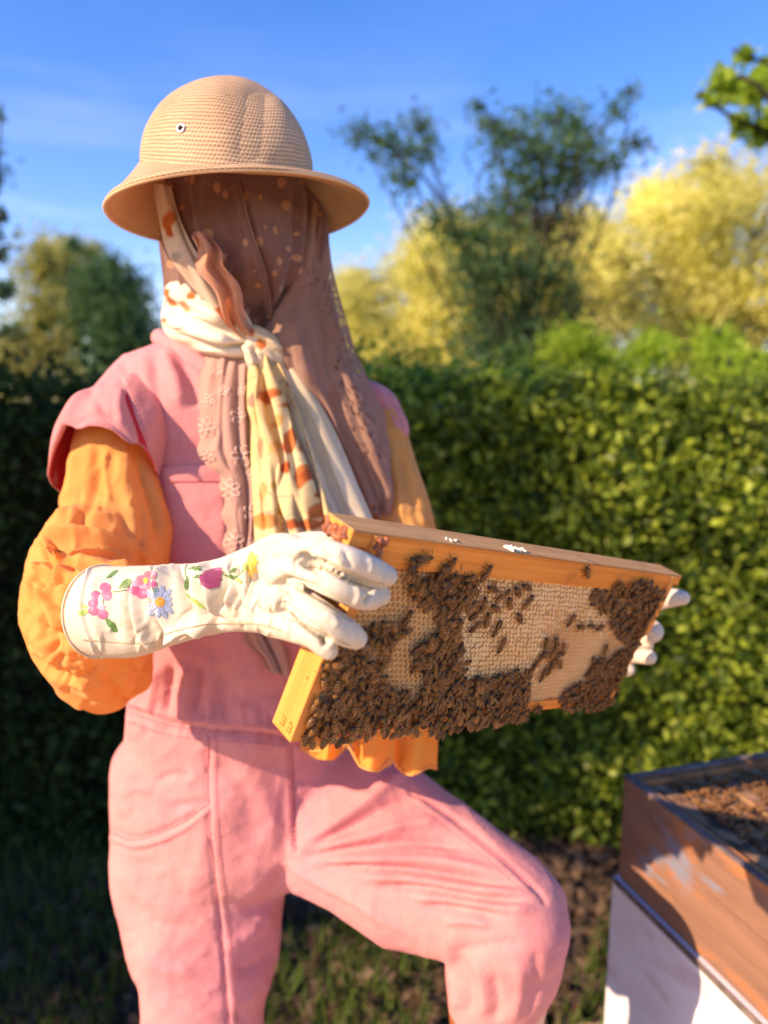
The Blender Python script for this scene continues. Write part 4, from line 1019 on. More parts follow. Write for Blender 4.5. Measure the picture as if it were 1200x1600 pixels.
# straight leg
for pts, w, h in (([(180, 1350), (230, 1400), (290, 1420)], 14, .004), ([(190, 1400), (235, 1440), (300, 1450)], 10, -.004), ([(450, 1350), (420, 1400), (380, 1430)], 12, -.004), ([(425, 1425), (390, 1460), (350, 1480)], 12, .005), ([(435, 1480), (400, 1510), (370, 1520)], 10, -.004), ([(210, 1480), (250, 1510), (310, 1520)], 12, .004), ([(430, 1530), (390, 1560), (350, 1575)], 12, .003),
                  ([(330, 1180), (380, 1240), (400, 1320)], 22, -.003), ([(390, 1200), (420, 1270), (430, 1330)], 18, .003), ([(215, 1520), (260, 1560), (300, 1580)], 10, -.003), ([(190, 1180), (200, 1230), (190, 1280)], 12, .004)): A((pts, w, h))
# chest and shoulders
for pts, w, h in (([(255, 545), (275, 590), (285, 640)], 12, .009), ([(240, 560), (246, 620), (248, 700)], 10, -.006), ([(275, 560), (300, 600), (312, 640)], 10, -.005), ([(245, 730), (247, 860), (250, 1000)], 4, -.004), ([(190, 560), (215, 610), (235, 680), (245, 740)], 8, -.007), ([(225, 545), (240, 600), (262, 700)], 14, .004),
                  ([(300, 860), (290, 950), (280, 1040)], 16, .004), ([(400, 880), (385, 980), (395, 1080)], 20, .004), ([(330, 1000), (345, 1060), (350, 1120)], 14, -.004)): A((pts, w, h))
for k in range(60):   # small crumples all over the soft cotton
    x, y = rnd.uniform(170, 480), rnd.uniform(1150, 1600)
    a = rnd.uniform(-.7, .7); l = rnd.uniform(15, 45)
    A(([(x, y), (x+l*.5*math.cos(a), y+l*.5*math.sin(a)-rnd.uniform(-4, 4)), (x+l*math.cos(a), y+l*math.sin(a))], rnd.uniform(4, 7), rnd.choice((-.0014, .0014))))
sculpt(suit, folds, ((16, .003, 5), (60, .0005, 6), (13, .0042, 41, (1, 1, .55)), (42, .0011, 42, (1, 1, .8))))
shade_smooth(suit, M['pink']); suit_o = P_('jumpsuit', suit)
SB = bvh_of(suit)
def seam_on(bvh, pts, rad, mat, parent, name='seam', lift=.0003, ns=6):
    q = cord(bvh, pts, rad, lift, ns=ns)
    if q is None: return
    me = mesh_of(name, q[0], q[1], mat); return link(name, me, parent)
def stitches(bvh, pts, rad, mat, parent, gap=7, name='stitching'):
    P = catmull(pts, 200); L = np.concatenate([[0], np.cumsum(np.hypot(*np.diff(P, axis=0).T))]); b = Bag(); s = 0
    while s+gap*.6 < L[-1]:
        a = np.array([[np.interp(s+gap*.62*t, L, P[:, 0]), np.interp(s+gap*.62*t, L, P[:, 1])] for t in (0, .5, 1)])
        q = [hit(bvh, x, y, .0003) for x, y in a]
        if all(v is not None for v in q):
            v, f = wire(q, rad, 4); b.add(v, f)
        s += gap
    if b.v: link(name, b.mesh(name, mat, True), parent)
for pts in ([(325, 1150), (326, 1250), (332, 1340), (345, 1450), (358, 1600)], [(456, 1165), (460, 1250), (462, 1328)], [(640, 1235), (700, 1275), (770, 1330), (830, 1385)], [(200, 1112), (260, 1132), (330, 1142), (400, 1146), (440, 1152)], [(172, 1300), (205, 1312), (245, 1304), (290, 1282), (322, 1258)]):
    seam_on(SB, pts, .0007, M['pink_seam'], suit_o)
for pts in ([(200, 1100), (260, 1119), (330, 1130), (400, 1135), (440, 1140)], [(200, 1127), (260, 1147), (330, 1157), (400, 1161), (440, 1165)], [(174, 1312), (205, 1324), (245, 1318), (290, 1296), (322, 1272)], [(338, 1165), (339, 1250), (345, 1340), (358, 1450), (371, 1598)], [(449, 1170), (453, 1250), (456, 1325)], [(632, 1248), (692, 1289), (762, 1344), (820, 1395)]):
    stitches(SB, pts, .0005, M['pink_seam'], suit_o)
# bib pocket: a thick patch with a turned hem
def slab(bvh, poly, name, mat, parent, lift=.003, dome=.004, n=24):
    poly = np.asarray(poly, float); a, b_, c, d = poly     # TL TR BR BL
    V = []; 
    for i in range(n+1):
        for j in range(n+1):
            u, v = j/n, i/n; p = (a*(1-u)+b_*u)*(1-v)+(d*(1-u)+c*u)*v
            e = min(u, 1-u, v*3, 1-v); h = lift*min(1, .15+e*14)+dome*(1 if v < .1 else .35)*math.sin(math.pi*u)
            q = hit(bvh, p[0], p[1], h); V.append(q if q is not None else W(p[0], p[1], .92))
    return P_(name, mesh_of(name, V, grid_faces(n+1, n+1)[:, ::-1], mat), parent=parent)
pk = slab(SB, [(252, 728), (352, 728), (360, 905), (262, 905)], 'pocket', M['pink'], suit_o)
for pts in ([(252, 729), (300, 729), (352, 729)], [(254, 752), (300, 752), (353, 752)], [(253, 730), (257, 820), (262, 904)], [(352, 730), (356, 820), (360, 904)]):
    seam_on(SB, pts, .0008, M['pink_seam'], pk, lift=.0055 if pts[0][0] == 254 else .0025)
# shoulder cap of the sleeve: an open flared shell round the arm, red inside
def cap_shell():
    n, m = 40, 64; V = []
    top = np.array([W(262, 548, .93), W(150, 575, .93)])
    ctr = W(178, 700, .88)
    for i in range(n+1):
        t = i/n
        for j in range(m):
            a = 2*math.pi*j/m
            # rim at the armhole (t=0) to the hem (t=1), pixel ellipses at their own depth
            ax0, ay0, Z0, rx0, rd0 = 205, 600, .93, 62, .052
            hx = 165+82*math.cos(a); hy = 706+46*math.cos(a)*.9-40*math.sin(a)*0
            Zh = .875-.070*math.sin(a)
            hy += -16*max(0, math.sin(a))+28*max(0, -math.cos(a))*1.0+4*math.sin(5*a)+3*math.sin(9*a+1)
            # front of the hem is higher than its outer side
            hy = np.interp((math.degrees(a)) % 360, [0, 45, 90, 135, 180, 225, 270, 315, 360], [752, 700, 668, 664, 745, 772, 760, 756, 752])
            hy += 3*math.sin(7*a)+2*math.sin(13*a)
            hx = 161+86*math.cos(a)
            p1 = W(hx, hy, Zh)
            p0 = W(ax0+rx0*math.cos(a)*.9, 575+34*abs(math.cos(a))*.6+8, Z0-.045*math.sin(a))
            bulge = math.sin(math.pi*min(1, t*1.02))
            p = p0*(1-t)+p1*t
            out = nrm(p-(W(200, 600, .93)*(1-t)+ctr*t))
            p = p+out*.016*bulge
            V.append(p)
    V = np.array(V); F = grid_faces(n+1, m, True)
    me = mesh_of('shoulder_cap', V, F, [M['pink'], M['lining']])
    bm = bmesh.new(); bm.from_mesh(me); bmesh.ops.recalc_face_normals(bm, faces=bm.faces); bm.to_mesh(me); bm.free()
    def s(o):
        q = o.modifiers.new('t', 'SOLIDIFY'); q.thickness = .003; q.offset = 0; q.material_offset = 1
        q = o.modifiers.new('s', 'SUBSURF'); q.levels = 1
    return apply_mods(me, s)
cap = cap_shell()
sculpt(cap, [([(182, 572), (200, 620), (225, 690), (240, 745)], 7, -.004), ([(150, 580), (120, 620), (98, 670), (85, 740)], 9, .004), ([(140, 600), (160, 640), (190, 655)], 8, -.003), ([(98, 700), (92, 730), (90, 765)], 6, -.004), ([(112, 668), (140, 652), (172, 660), (205, 690), (243, 748)], 4, -.002, 'e'), ([(165, 575), (150, 620), (150, 650)], 7, .003), ([(200, 590), (185, 630), (190, 665)], 6, .003)], ((30, .0012, 47), (70, .0006, 8)))
cap_o = P_('shoulder_cap', cap)
capR = fuse([T_([(545, 612, .95, 30, .8), (590, 640, .95, 36, .8), (606, 672, .95, 24, .8)]), T_([(588, 622, .95, 22, .9), (619, 666, .94, 20, .9), (620, 696, .94, 13, .9)])], .004, 4); sculpt(capR, [([(600, 600), (618, 640), (632, 670)], 5, -.003), ([(590, 620), (602, 660), (604, 700)], 6, -.004)], ((40, .0015, 9),)); P_('shoulder_cap', capR, M['pink'])
CB = bvh_of(cap)
stitches(CB, [(118, 678), (142, 662), (170, 668), (200, 695), (238, 748)], .0005, M['pink_seam'], cap_o)
stitches(CB, [(190, 572), (208, 620), (232, 690)], .0005, M['pink_seam'], cap_o)
# collar band at the neck
col_ = fuse([T_([(250, 528, .93, 14, 1), (285, 548, .90, 16, 1), (318, 572, .885, 15, 1), (345, 590, .88, 10, 1)])], .003, 3); sculpt(col_, [([(255, 535), (290, 556), (325, 580)], 4, -.002)], ((60, .001, 3),)); P_('collar', col_, M['pink'])

# ---- orange blouse ----------------------------------------------------
bl = fuse([
    T_([(190, 640, .90, 52, .8), (176, 700, .885, 62, .85), (180, 760, .87, 74, .85), (178, 820, .85, 80, .85), (162, 870, .82, 86, .85)]),
    T_([(185, 770, .87, 72, .8), (200, 840, .86, 66, .8), (212, 900, .86, 52, .8)]),
    T_([(142, 855, .81, 78, .9), (130, 905, .785, 86, .9), (132, 960, .765, 88, .9), (146, 1012, .765, 86, .9), (152, 1048, .78, 68, .9)]),
    T_([(135, 960, .75, 88, .9), (185, 955, .715, 76, .9)]),
    T_([(140, 1030, .79, 62, .8), (165, 1050, .80, 66, .8), (190, 1045, .81, 52, .8)]),
    T_([(212, 1020, .82, 30, .8), (205, 1060, .82, 34, .8)])], .0026, 6, .6)
of = []
for pts, w, h, *k in (
    ([(115, 700), (108, 760), (85, 825)], 9, .006), ([(150, 690), (150, 760), (120, 830)], 10, -.006), ([(190, 690), (200, 770), (215, 850)], 12, .006), ([(215, 715), (240, 790), (252, 860)], 8, -.007), ([(228, 730), (252, 800), (258, 870)], 6, .005),
    ([(55, 852), (95, 834), (150, 838), (205, 860), (240, 885)], 11, .014, 's'), ([(75, 846), (85, 872), (110, 884), (160, 876)], 7, -.014, 'c'), ([(60, 880), (90, 900), (130, 898)], 9, .010, 's'), ([(70, 905), (110, 872), (160, 864), (205, 885)], 10, .012, 's'), ([(80, 925), (120, 890), (165, 880)], 6, -.010, 'c'), ([(60, 935), (95, 918), (125, 925)], 8, .008, 's'), ([(45, 930), (60, 900), (80, 875)], 8, .008, 's'),
    ([(48, 900), (75, 940), (90, 990)], 9, .006), ([(60, 960), (85, 1000), (100, 1040)], 7, -.006), ([(95, 920), (110, 950), (118, 990), (125, 1020)], 7, .006), ([(80, 935), (95, 975), (110, 1010)], 6, -.007), ([(50, 985), (75, 1020), (110, 1045)], 8, .006), ([(40, 1020), (75, 1052), (120, 1060), (160, 1040)], 7, -.009),
    ([(105, 1060), (140, 1050), (190, 1038)], 8, .005), ([(95, 1075), (115, 1095), (150, 1108)], 8, -.004), ([(165, 1055), (190, 1085), (210, 1095)], 8, -.005), ([(120, 1065), (150, 1088), (180, 1102)], 7, .005), ([(210, 1030), (222, 1060), (215, 1085)], 6, -.004),
    ([(100, 950), (112, 935), (120, 915)], 5, -.005), ([(60, 1000), (90, 990), (115, 1000)], 5, -.005), ([(130, 870), (150, 868), (180, 880)], 5, -.004)): of.append((pts, w, h, *k))
rr_ = random.Random(3)
for k in range(70):
    x, y = rr_.uniform(40, 150), rr_.uniform(880, 1060); a = rr_.uniform(.2, 2.2); l = rr_.uniform(12, 34)
    of.append(([(x, y), (x+l*.5*math.cos(a)+rr_.uniform(-3, 3), y+l*.5*math.sin(a)), (x+l*math.cos(a), y+l*math.sin(a))], rr_.uniform(3, 5.5), rr_.choice((-.0028, .0025))))
for k in range(22):
    x, y = rr_.uniform(110, 230), rr_.uniform(690, 850); l = rr_.uniform(25, 60)
    of.append(([(x, y), (x+rr_.uniform(-6, 6), y+l*.5), (x+rr_.uniform(-10, 10), y+l)], rr_.uniform(3, 6), rr_.choice((-.002, .002))))
for k in range(14):
    x, y = rr_.uniform(100, 200), rr_.uniform(1050, 1095); l = rr_.uniform(20, 50)
    of.append(([(x, y), (x+l*.5, y+rr_.uniform(-6, 6)), (x+l, y+rr_.uniform(-8, 4))], rr_.uniform(3, 5), rr_.choice((-.002, .002))))
sculpt(bl, of, ((30, .002, 15), (22, .0042, 43, (1, 1, .6)), (62, .0013, 44, (1, 1, 1))))
P_('blouse_sleeve', bl, M['orange'])
bl2 = fuse([T_([(592, 660, .95, 42, .8), (608, 740, .94, 50, .8), (622, 820, .93, 60, .8), (612, 940, .91, 80, .8), (605, 1040, .89, 88, .8), (598, 1100, .88, 78, .8)]),
            T_([(610, 1060, .88, 75, .8), (720, 1050, .90, 52, .8), (830, 1035, .92, 40, .8)])], .0036, 6, .6)
sculpt(bl2, [([(625, 700), (640, 760), (655, 810)], 7, -.005), ([(612, 700), (622, 760), (628, 820)], 7, .005), ([(640, 790), (655, 800), (668, 822)], 5, .004)], ((24, .006, 45, (1, 1, .4)),))
P_('blouse_sleeve', bl2, M['orange'])
# sheer frilled cuff hanging below the frame
def frill():
    n, m = 40, 90; V = []
    for i in range(n+1):
        t = i/n
        for j in range(m+1):
            s = j/m
            x = 470+218*s; ytop = 1075
            ybot = np.interp(s, [0, .08, .25, .33, .42, .55, .64, .78, .9, 1], [1172, 1186, 1188, 1160, 1196, 1206, 1190, 1212, 1200, 1203]) 
            y = ytop*(1-t)+ybot*t
            Z = .845-.02*t+.016*math.sin(s*19+.6)*t+.007*math.sin(s*41+t*3)*t+.03*(2*s-1)**2
            V.append(W(x+6*t*math.sin(s*23), y, Z))
    me = mesh_of('frill', V, grid_faces(n+1, m+1)[:, ::-1], M['orange_sheer'])
    return apply_mods(me, lambda o: setattr(o.modifiers.new('t', 'SOLIDIFY'), 'thickness', .0012))
def sheer():
    m = cloth('sheer orange frill', (.92, .58, .10), (.96, .68, .18), .8, 3000, trans=.62, tcol=(1.0, .55, .10), sheen=.1)
    nt, ln = m.node_tree.nodes, m.node_tree.links; out = nt['Material Output']; src = out.inputs[0].links[0].from_socket
    tp = nt.new('ShaderNodeBsdfTransparent'); tp.inputs[0].default_value = (1, .75, .45, 1); ms = nt.new('ShaderNodeMixShader'); ms.inputs[0].default_value = .18; ln.new(src, ms.inputs[1]); ln.new(tp.outputs[0], ms.inputs[2]); ln.new(ms.outputs[0], out.inputs[0]); return m
M['orange_sheer'] = sheer()
fr = frill(); P_('cuff_frill', fr); FB = bvh_of(fr)
q = cord(FB, [(472, 1172), (488, 1186), (525, 1188), (542, 1162), (560, 1194), (590, 1204), (610, 1188), (640, 1210), (668, 1199), (686, 1202)], .0016, .0005)
if q: P_('frill_hem', mesh_of('frill_hem', q[0], q[1], M['orange']))
q = patch(FB, [(556, 1140), (563, 1150), (556, 1166), (540, 1180), (528, 1184), (538, 1166), (548, 1150)], .0015)
if q: P_('red_trim', mesh_of('red_trim', q[0], q[1], M['lining']))

# ---- gloves -----------------------------------------------------------
FZ = lambda x, y: frame_z(x, y, .0)
def fg(L, off=.0):
    return [(x, y, Z if Z is not None else FZ(x, y)-dz, r, q) for x, y, Z, dz, r, q in L]
gl_parts = [
    T_([(161, 955, .672, 71, .95), (205, 955, .65, 71, .85), (262, 945, .625, 64, .85), (320, 936, .595, 58, .85), (362, 928, .57, 60, .8), (405, 920, .545, 70, .62), (438, 918, .525, 80, .45), (462, 916, .51, 72, .42)], flat_start=True),
    T_([(400, 890, .535, 38, .8), (440, 872, .51, 40, .7), (472, 868, .487, 28, .8)]),
    T_(fg([(450, 862, .495, 0, 24, .9), (492, 859, .470, 0, 20, 1), (535, 871, .455, 0, 21, 1), (575, 888, None, .014, 21, 1), (604, 900, None, .013, 17, 1)])),
    T_(fg([(440, 895, .50, 0, 30, .9), (478, 895, .474, 0, 23, 1), (520, 913, .460, 0, 22, 1), (560, 930, None, .015, 22, 1), (580, 934, None, .014, 20, 1)])),
    T_(fg([(572, 932, None, .014, 18, 1), (592, 930, None, .012, 17, 1), (596, 932, None, .010, 15, 1)])),
    T_(fg([(430, 930, .508, 0, 34, .9), (465, 938, .482, 0, 25, 1), (505, 965, .470, 0, 25, 1), (540, 987, None, .014, 23, 1), (556, 997, None, .013, 18, 1)])),
    T_(fg([(430, 960, .515, 0, 34, .9), (462, 976, .492, 0, 28, 1), (490, 992, .482, 0, 22, 1), (508, 1010, .480, 0, 18, 1), (514, 1016, .480, 0, 15, 1)])),
    # thumb on the far side of the lug
    T_([(430, 868, .535, 26, .9), (470, 852, .530, 20, 1), (505, 846, .515, 16, 1), (522, 842, .510, 10, 1)]),
]
glove = fuse(gl_parts, .0010, 3, .5)
gs = []
B = gs.append
for pts, w, h, *k in (
    # between the fingers
    ([(477, 876), (510, 884), (545, 904), (580, 919)], 4.5, -.0030, 'e'), ([(452, 907), (480, 917), (515, 938), (548, 962)], 4.5, -.0032, 'e'), ([(440, 945), (462, 962), (490, 985), (512, 1000)], 4.5, -.004, 'e'),
    ([(470, 862), (480, 880), (505, 882)], 7, -.004), ([(455, 900), (440, 912), (452, 930)], 6, -.003), ([(438, 925), (436, 945), (448, 962)], 6, -.003),
    # knuckle wrinkles
    ([(482, 852), (486, 864), (500, 872)], 3.5, -.0018), ([(494, 848), (498, 860), (512, 872)], 3.5, .0016), ([(508, 850), (512, 862), (524, 876)], 3, -.0015), ([(528, 856), (530, 868), (538, 884)], 3, .0012), ([(540, 862), (543, 874), (550, 888)], 3, -.001),
    ([(575, 872), (580, 884), (575, 897)], 4, .001), ([(600, 880), (604, 892), (600, 905)], 3, -.001),
    ([(470, 888), (478, 900), (500, 908)], 4, .0015), ([(490, 884), (495, 893), (510, 900)], 3, -.0012), ([(573, 918), (578, 930), (570, 945)], 4, -.003), ([(556, 915), (560, 930), (553, 948)], 4, .001),
    ([(498, 985), (508, 996), (505, 1010)], 4, -.003), ([(505, 960), (520, 965), (530, 980)], 6, .0012),
    # back of the hand
    ([(462, 836), (456, 870), (450, 905)], 8, .0018), ([(430, 845), (424, 880), (430, 920)], 12, .0015), ([(410, 870), (400, 905), (410, 950)], 8, -.0014), ([(390, 880), (384, 915), (392, 955)], 7, .0014), ([(376, 885), (370, 920), (380, 965)], 5, -.0016),
    # wrist and gauntlet folds
    ([(300, 890), (310, 930), (325, 965), (350, 982)], 8, -.006), ([(318, 882), (335, 920), (340, 965)], 7, .005), ([(345, 876), (350, 915), (340, 960)], 6, -.004), ([(360, 872), (368, 910), (356, 950)], 6, .003),
    ([(262, 885), (256, 920), (270, 965), (300, 985)], 9, .006), ([(245, 890), (240, 930), (252, 970), (275, 1000)], 7, -.0055), ([(285, 888), (285, 930), (300, 975)], 6, -.004), ([(222, 900), (215, 940), (228, 990), (250, 1008)], 8, .004), ([(205, 905), (200, 950), (212, 1000)], 7, -.003),
    ([(270, 985), (300, 975), (330, 985)], 7, .005), ([(255, 1003), (290, 988), (325, 992)], 5, -.004), ([(150, 900), (148, 950), (160, 1005)], 8, .002), ([(175, 895), (172, 950), (185, 1010)], 8, -.0015), ([(140, 885), (128, 950), (150, 1018)], 3, .0015, 'e'),
    ([(236, 900), (238, 912), (232, 935)], 6, .002), ([(386, 862), (410, 850), (430, 846)], 7, -.002),
    ): B((pts, w, h, *k))
rr_ = random.Random(8)
for k in range(50):
    x, y = rr_.uniform(140, 460), rr_.uniform(870, 1000); l = rr_.uniform(12, 34); a = rr_.uniform(1.1, 2.0)
    B(([(x, y), (x+l*.5*math.cos(a)+rr_.uniform(-3, 3), y+l*.5*math.sin(a)), (x+l*math.cos(a), y+l*math.sin(a))], rr_.uniform(2.2, 4), rr_.choice((-.0006, .0005))))
for pts in ([(484, 850), (487, 862), (497, 872)], [(497, 848), (500, 860), (510, 872)], [(512, 851), (515, 862), (524, 874)], [(529, 858), (531, 868), (537, 880)], [(474, 890), (480, 899), (492, 906)], [(488, 888), (494, 896), (504, 903)], [(452, 925), (455, 937), (464, 948)], [(440, 958), (446, 968), (456, 976)], [(470, 862), (462, 880), (464, 896)], [(452, 900), (444, 918), (449, 934)], [(432, 935), (432, 950), (440, 962)], [(572, 918), (576, 930), (571, 944)], [(388, 868), (392, 900), (386, 940)], [(372, 878), (378, 915), (370, 955)], [(395, 960), (402, 940), (400, 915)], [(420, 985), (426, 965), (422, 945)]):
    B((pts, 2.6, .0016, 'c'))
gs = [(p_[0], p_[1], p_[2]*(2.2 if p_[0][0][0] < 400 else 1.7), *p_[3:]) for p_ in gs]
sculpt(glove, gs, ((45, .0008, 33),))
glove = apply_mods(glove, lambda o: (lambda m_: (setattr(m_, 'factor', .5), setattr(m_, 'iterations', 1)))(o.modifiers.new('s', 'SMOOTH')))
shade_smooth(glove, M['glove']); glove_o = P_('glove', glove, label='white leather glove with embroidered gauntlet, gripping the near end of the frame')
GB = bvh_of(glove)
for pts in ([(480, 885), (510, 890), (548, 908), (585, 921)], [(460, 918), (480, 929), (515, 946), (555, 962), (590, 962)], [(446, 950), (470, 970), (510, 992), (545, 1008)], [(130, 1000), (230, 1005), (262, 990), (310, 978), (330, 975), (400, 975), (440, 985)], [(505, 878), (540, 890), (580, 908), (600, 912)]):
    seam_on(GB, pts, .0006, M['seam'], glove_o, 'glove_seam', -.0001, 5)
rc = W(161, 955, .672); ra = nrm(W(161, 955, .672)-W(205, 955, .65)); rv = nrm(np.cross(ra, nrm(rc-C0))); rd_ = np.cross(rv, ra); rr0 = 71*.672/FPX
v, f = wire(np.array([rc+ra*.001+rv*rr0*1.01*math.cos(t)+rd_*rr0*.96*math.sin(t) for t in np.linspace(0, 2*math.pi, 49)]), .0010, 8); link('cuff_hem', mesh_of('cuff_hem', v, f, M['glove']), glove_o)
# embroidery: raised satin-stitch pieces
def thread(name, c):
    m, nt, ln, b = new_mat(name)
    w = nt.new('ShaderNodeTexNoise'); w.inputs['Scale'].default_value = 1500; ln.new(coords(nt, ln, (1, 1, .25)), w.inputs['Vector'])
    r = nt.new('ShaderNodeValToRGB'); r.color_ramp.elements[0].position = .35; r.color_ramp.elements[1].position = .65
    r.color_ramp.elements[0].color = rgb(tuple(x*.6 for x in c)); r.color_ramp.elements[1].color = rgb(tuple(min(1, x*1.25) for x in c)); ln.new(w.outputs[0], r.inputs[0]); ln.new(r.outputs[0], b.inputs['Base Color'])
    b.inputs['Roughness'].default_value = .45; b.inputs['Sheen Weight'].default_value = .3; bump(nt, ln, b, w.outputs[0], .6, .0005); return m
TH = dict(rose=thread('rose thread', (.72, .10, .20)), pale=thread('pale rose thread', (.85, .35, .42)), coral=thread('coral thread', (.85, .18, .20)), plum=thread('plum thread', (.28, .03, .10)), plum2=thread('mauve thread', (.52, .12, .25)), blue=thread('dusty blue thread', (.30, .37, .50)),
          ora=thread('orange thread', (.90, .36, .04)), yel=thread('yellow thread', (.92, .52, .06)), grn=thread('green thread', (.07, .20, .03)), lime=thread('lime thread', (.30, .45, .08)), cream=thread('cream thread', (.9, .7, .45)))
def petal(cx_, cy_, a, L, w, n=12, pinch=.3):
    out = []
    for i in range(n):
        t = 2*math.pi*i/n; u = .5+.5*math.cos(t); v = math.sin(t)*w*.5*(pinch+(1-pinch)*min(1, u*1.5))
        x = u*L; out.append((cx_+x*math.cos(a)-v*math.sin(a), cy_-x*math.sin(a)-v*math.cos(a)))
    return out
def emb(parent, piece, mat, poly, lift=.0004, dome=.0002):
    q = patch(GB, poly, lift, dome=dome)
    if q is None: return
    me = mesh_of(piece, q[0], q[1], TH[mat]); link(piece, me, parent)
def flower_root(name, lab):
    # the first petal mesh carries the others would hide them: use a small centre piece as the part
    return lab
def motif(name, center, cmat, petals, label, dots=()):
    q = patch(GB, center, .0007, dome=.0003)
    if q is None: return
    o = link(name, mesh_of(name, q[0], q[1], TH[cmat]), glove_o, label=label)
    for mt, poly in petals:
        q = patch(GB, poly, .0004, dome=.0002)
        if q is None: continue
        link('petal', mesh_of('petal', q[0], q[1], TH[mt]), o)
circ = lambda x, y, r_, ry=None, n=10: [(x+r_*math.cos(t), y+(ry or r_)*math.sin(t)) for t in np.linspace(0, 2*math.pi, n, endpoint=False)]
motif('embroidered_flower', circ(158, 938, 3.5, 9), 'cream', [('rose', circ(165, 918, 9, 8)), ('rose', circ(167, 930, 9, 9)), ('rose', circ(147, 943, 9, 8)), ('rose', circ(147, 955, 9, 7)), ('rose', circ(161, 960, 8, 8)), ('rose', circ(150, 930, 8, 7)), ('pale', circ(168, 931, 5, 6)), ('pale', circ(147, 943, 4, 4)), ('pale', circ(158, 948, 7, 6))], 'rose pink flower nearest the cuff')
motif('embroidered_flower', circ(228, 908, 4, 5), 'yel', [('rose', circ(210, 922, 11, 8)), ('rose', circ(222, 927, 9, 9)), ('coral', circ(221, 908, 10, 9)), ('coral', circ(234, 900, 10, 8)), ('rose', circ(236, 914, 9, 8)), ('pale', circ(213, 912, 7, 6)), ('pale', circ(224, 916, 8, 5)), ('pale', circ(240, 896, 5, 4))], 'coral pink flower with yellow centre')
motif('embroidered_flower', circ(250, 941, 8, 8), 'ora', [('blue', petal(250, 941, R(a), 27 if 30 < a < 150 or 200 < a < 340 else 20, 10)) for a in (20, 50, 80, 110, 140, 200, 230, 260, 290, 320, 350)], 'dusty blue daisy with orange centre')
motif('embroidered_flower', [(312, 902), (320, 893), (334, 889), (348, 893), (346, 906), (340, 918), (326, 921), (315, 914)], 'plum', [('plum2', petal(316, 900, R(10), 34, 9)), ('plum2', petal(314, 908, R(-8), 32, 8)), ('plum', petal(316, 914, R(-4), 28, 8)), ('cream', petal(318, 904, R(2), 30, 2.2)), ('plum2', petal(320, 895, R(14), 28, 7)), ('cream', petal(318, 910, R(-6), 26, 1.8))], 'plum coloured tulip')
motif('embroidered_flower', circ(384, 886, 3.5, 6), 'lime', [('yel', petal(385, 884, R(a), L, 8)) for a, L in ((65, 24), (45, 24), (22, 20), (0, 16), (-28, 20), (-62, 22))], 'yellow flower nearest the knuckles')
for mt, poly in (('lime', petal(140, 954, R(195), 18, 11)), ('lime', petal(138, 950, R(160), 12, 6)), ('grn', petal(163, 963, R(-50), 32, 12)), ('grn', petal(165, 905, R(35), 24, 7)), ('grn', petal(186, 920, R(35), 24, 14)), ('lime', petal(190, 918, R(35), 17, 3)), ('grn', petal(293, 900, R(-95), 22, 9)), ('lime', petal(289, 927, R(-38), 40, 7)), ('grn', petal(298, 888, R(-8), 17, 7)), ('grn', petal(302, 903, R(20), 12, 6)),
                 ('grn', petal(352, 898, R(-20), 16, 7)), ('grn', petal(358, 896, R(40), 14, 7)), ('lime', petal(366, 902, R(-35), 15, 7)), ('grn', petal(241, 916, R(-70), 16, 7))):
    q = patch(GB, poly, .0004, dome=.0002)
    if q: link('embroidered_leaf', mesh_of('embroidered_leaf', q[0], q[1], TH[mt]), glove_o)
for pts in ([(177, 925), (186, 924), (198, 922)], [(292, 902), (290, 890), (294, 876)], [(294, 890), (305, 885), (314, 886)], [(236, 914), (241, 925), (245, 932)], [(347, 895), (352, 900), (364, 902), (374, 898), (382, 890)], [(302, 903), (308, 900), (314, 898)]):
    q = cord(GB, pts, .0005, .0002, n=10)
    if q: link('embroidered_stem', mesh_of('embroidered_stem', q[0], q[1], TH['grn']), glove_o)
# far glove, seen past the right end of the frame
g2 = fuse([T_([(905, 1010, .92, 42, .8), (950, 985, .90, 46, .7), (985, 965, .885, 48, .5)]), T_([(975, 945, .885, 22, .9), (1015, 938, .865, 19, 1), (1050, 934, .85, 15, 1), (1066, 934, .845, 12, 1)]),
           T_([(965, 970, .88, 20, 1), (1000, 978, .865, 18, 1), (1020, 985, .855, 16, 1), (1018, 990, .85, 15, 1)]), T_([(960, 995, .88, 18, 1), (995, 1003, .865, 15, 1), (1008, 1006, .86, 13, 1)]), T_([(955, 1015, .88, 18, 1), (990, 1022, .87, 14, 1), (1014, 1027, .86, 12, 1)]), T_([(950, 1035, .885, 15, 1), (980, 1045, .88, 12, 1)])], .0022, 3, .5)
sculpt(g2, [([(1000, 993), (1030, 996)], 3, -.002), ([(990, 1014), (1020, 1016)], 3, -.002), ([(1040, 925), (1042, 935), (1040, 945)], 3, -.0006)], ((60, .0006, 3),)); P_('glove', g2, M['glove'], label='white glove steadying the far end of the frame')
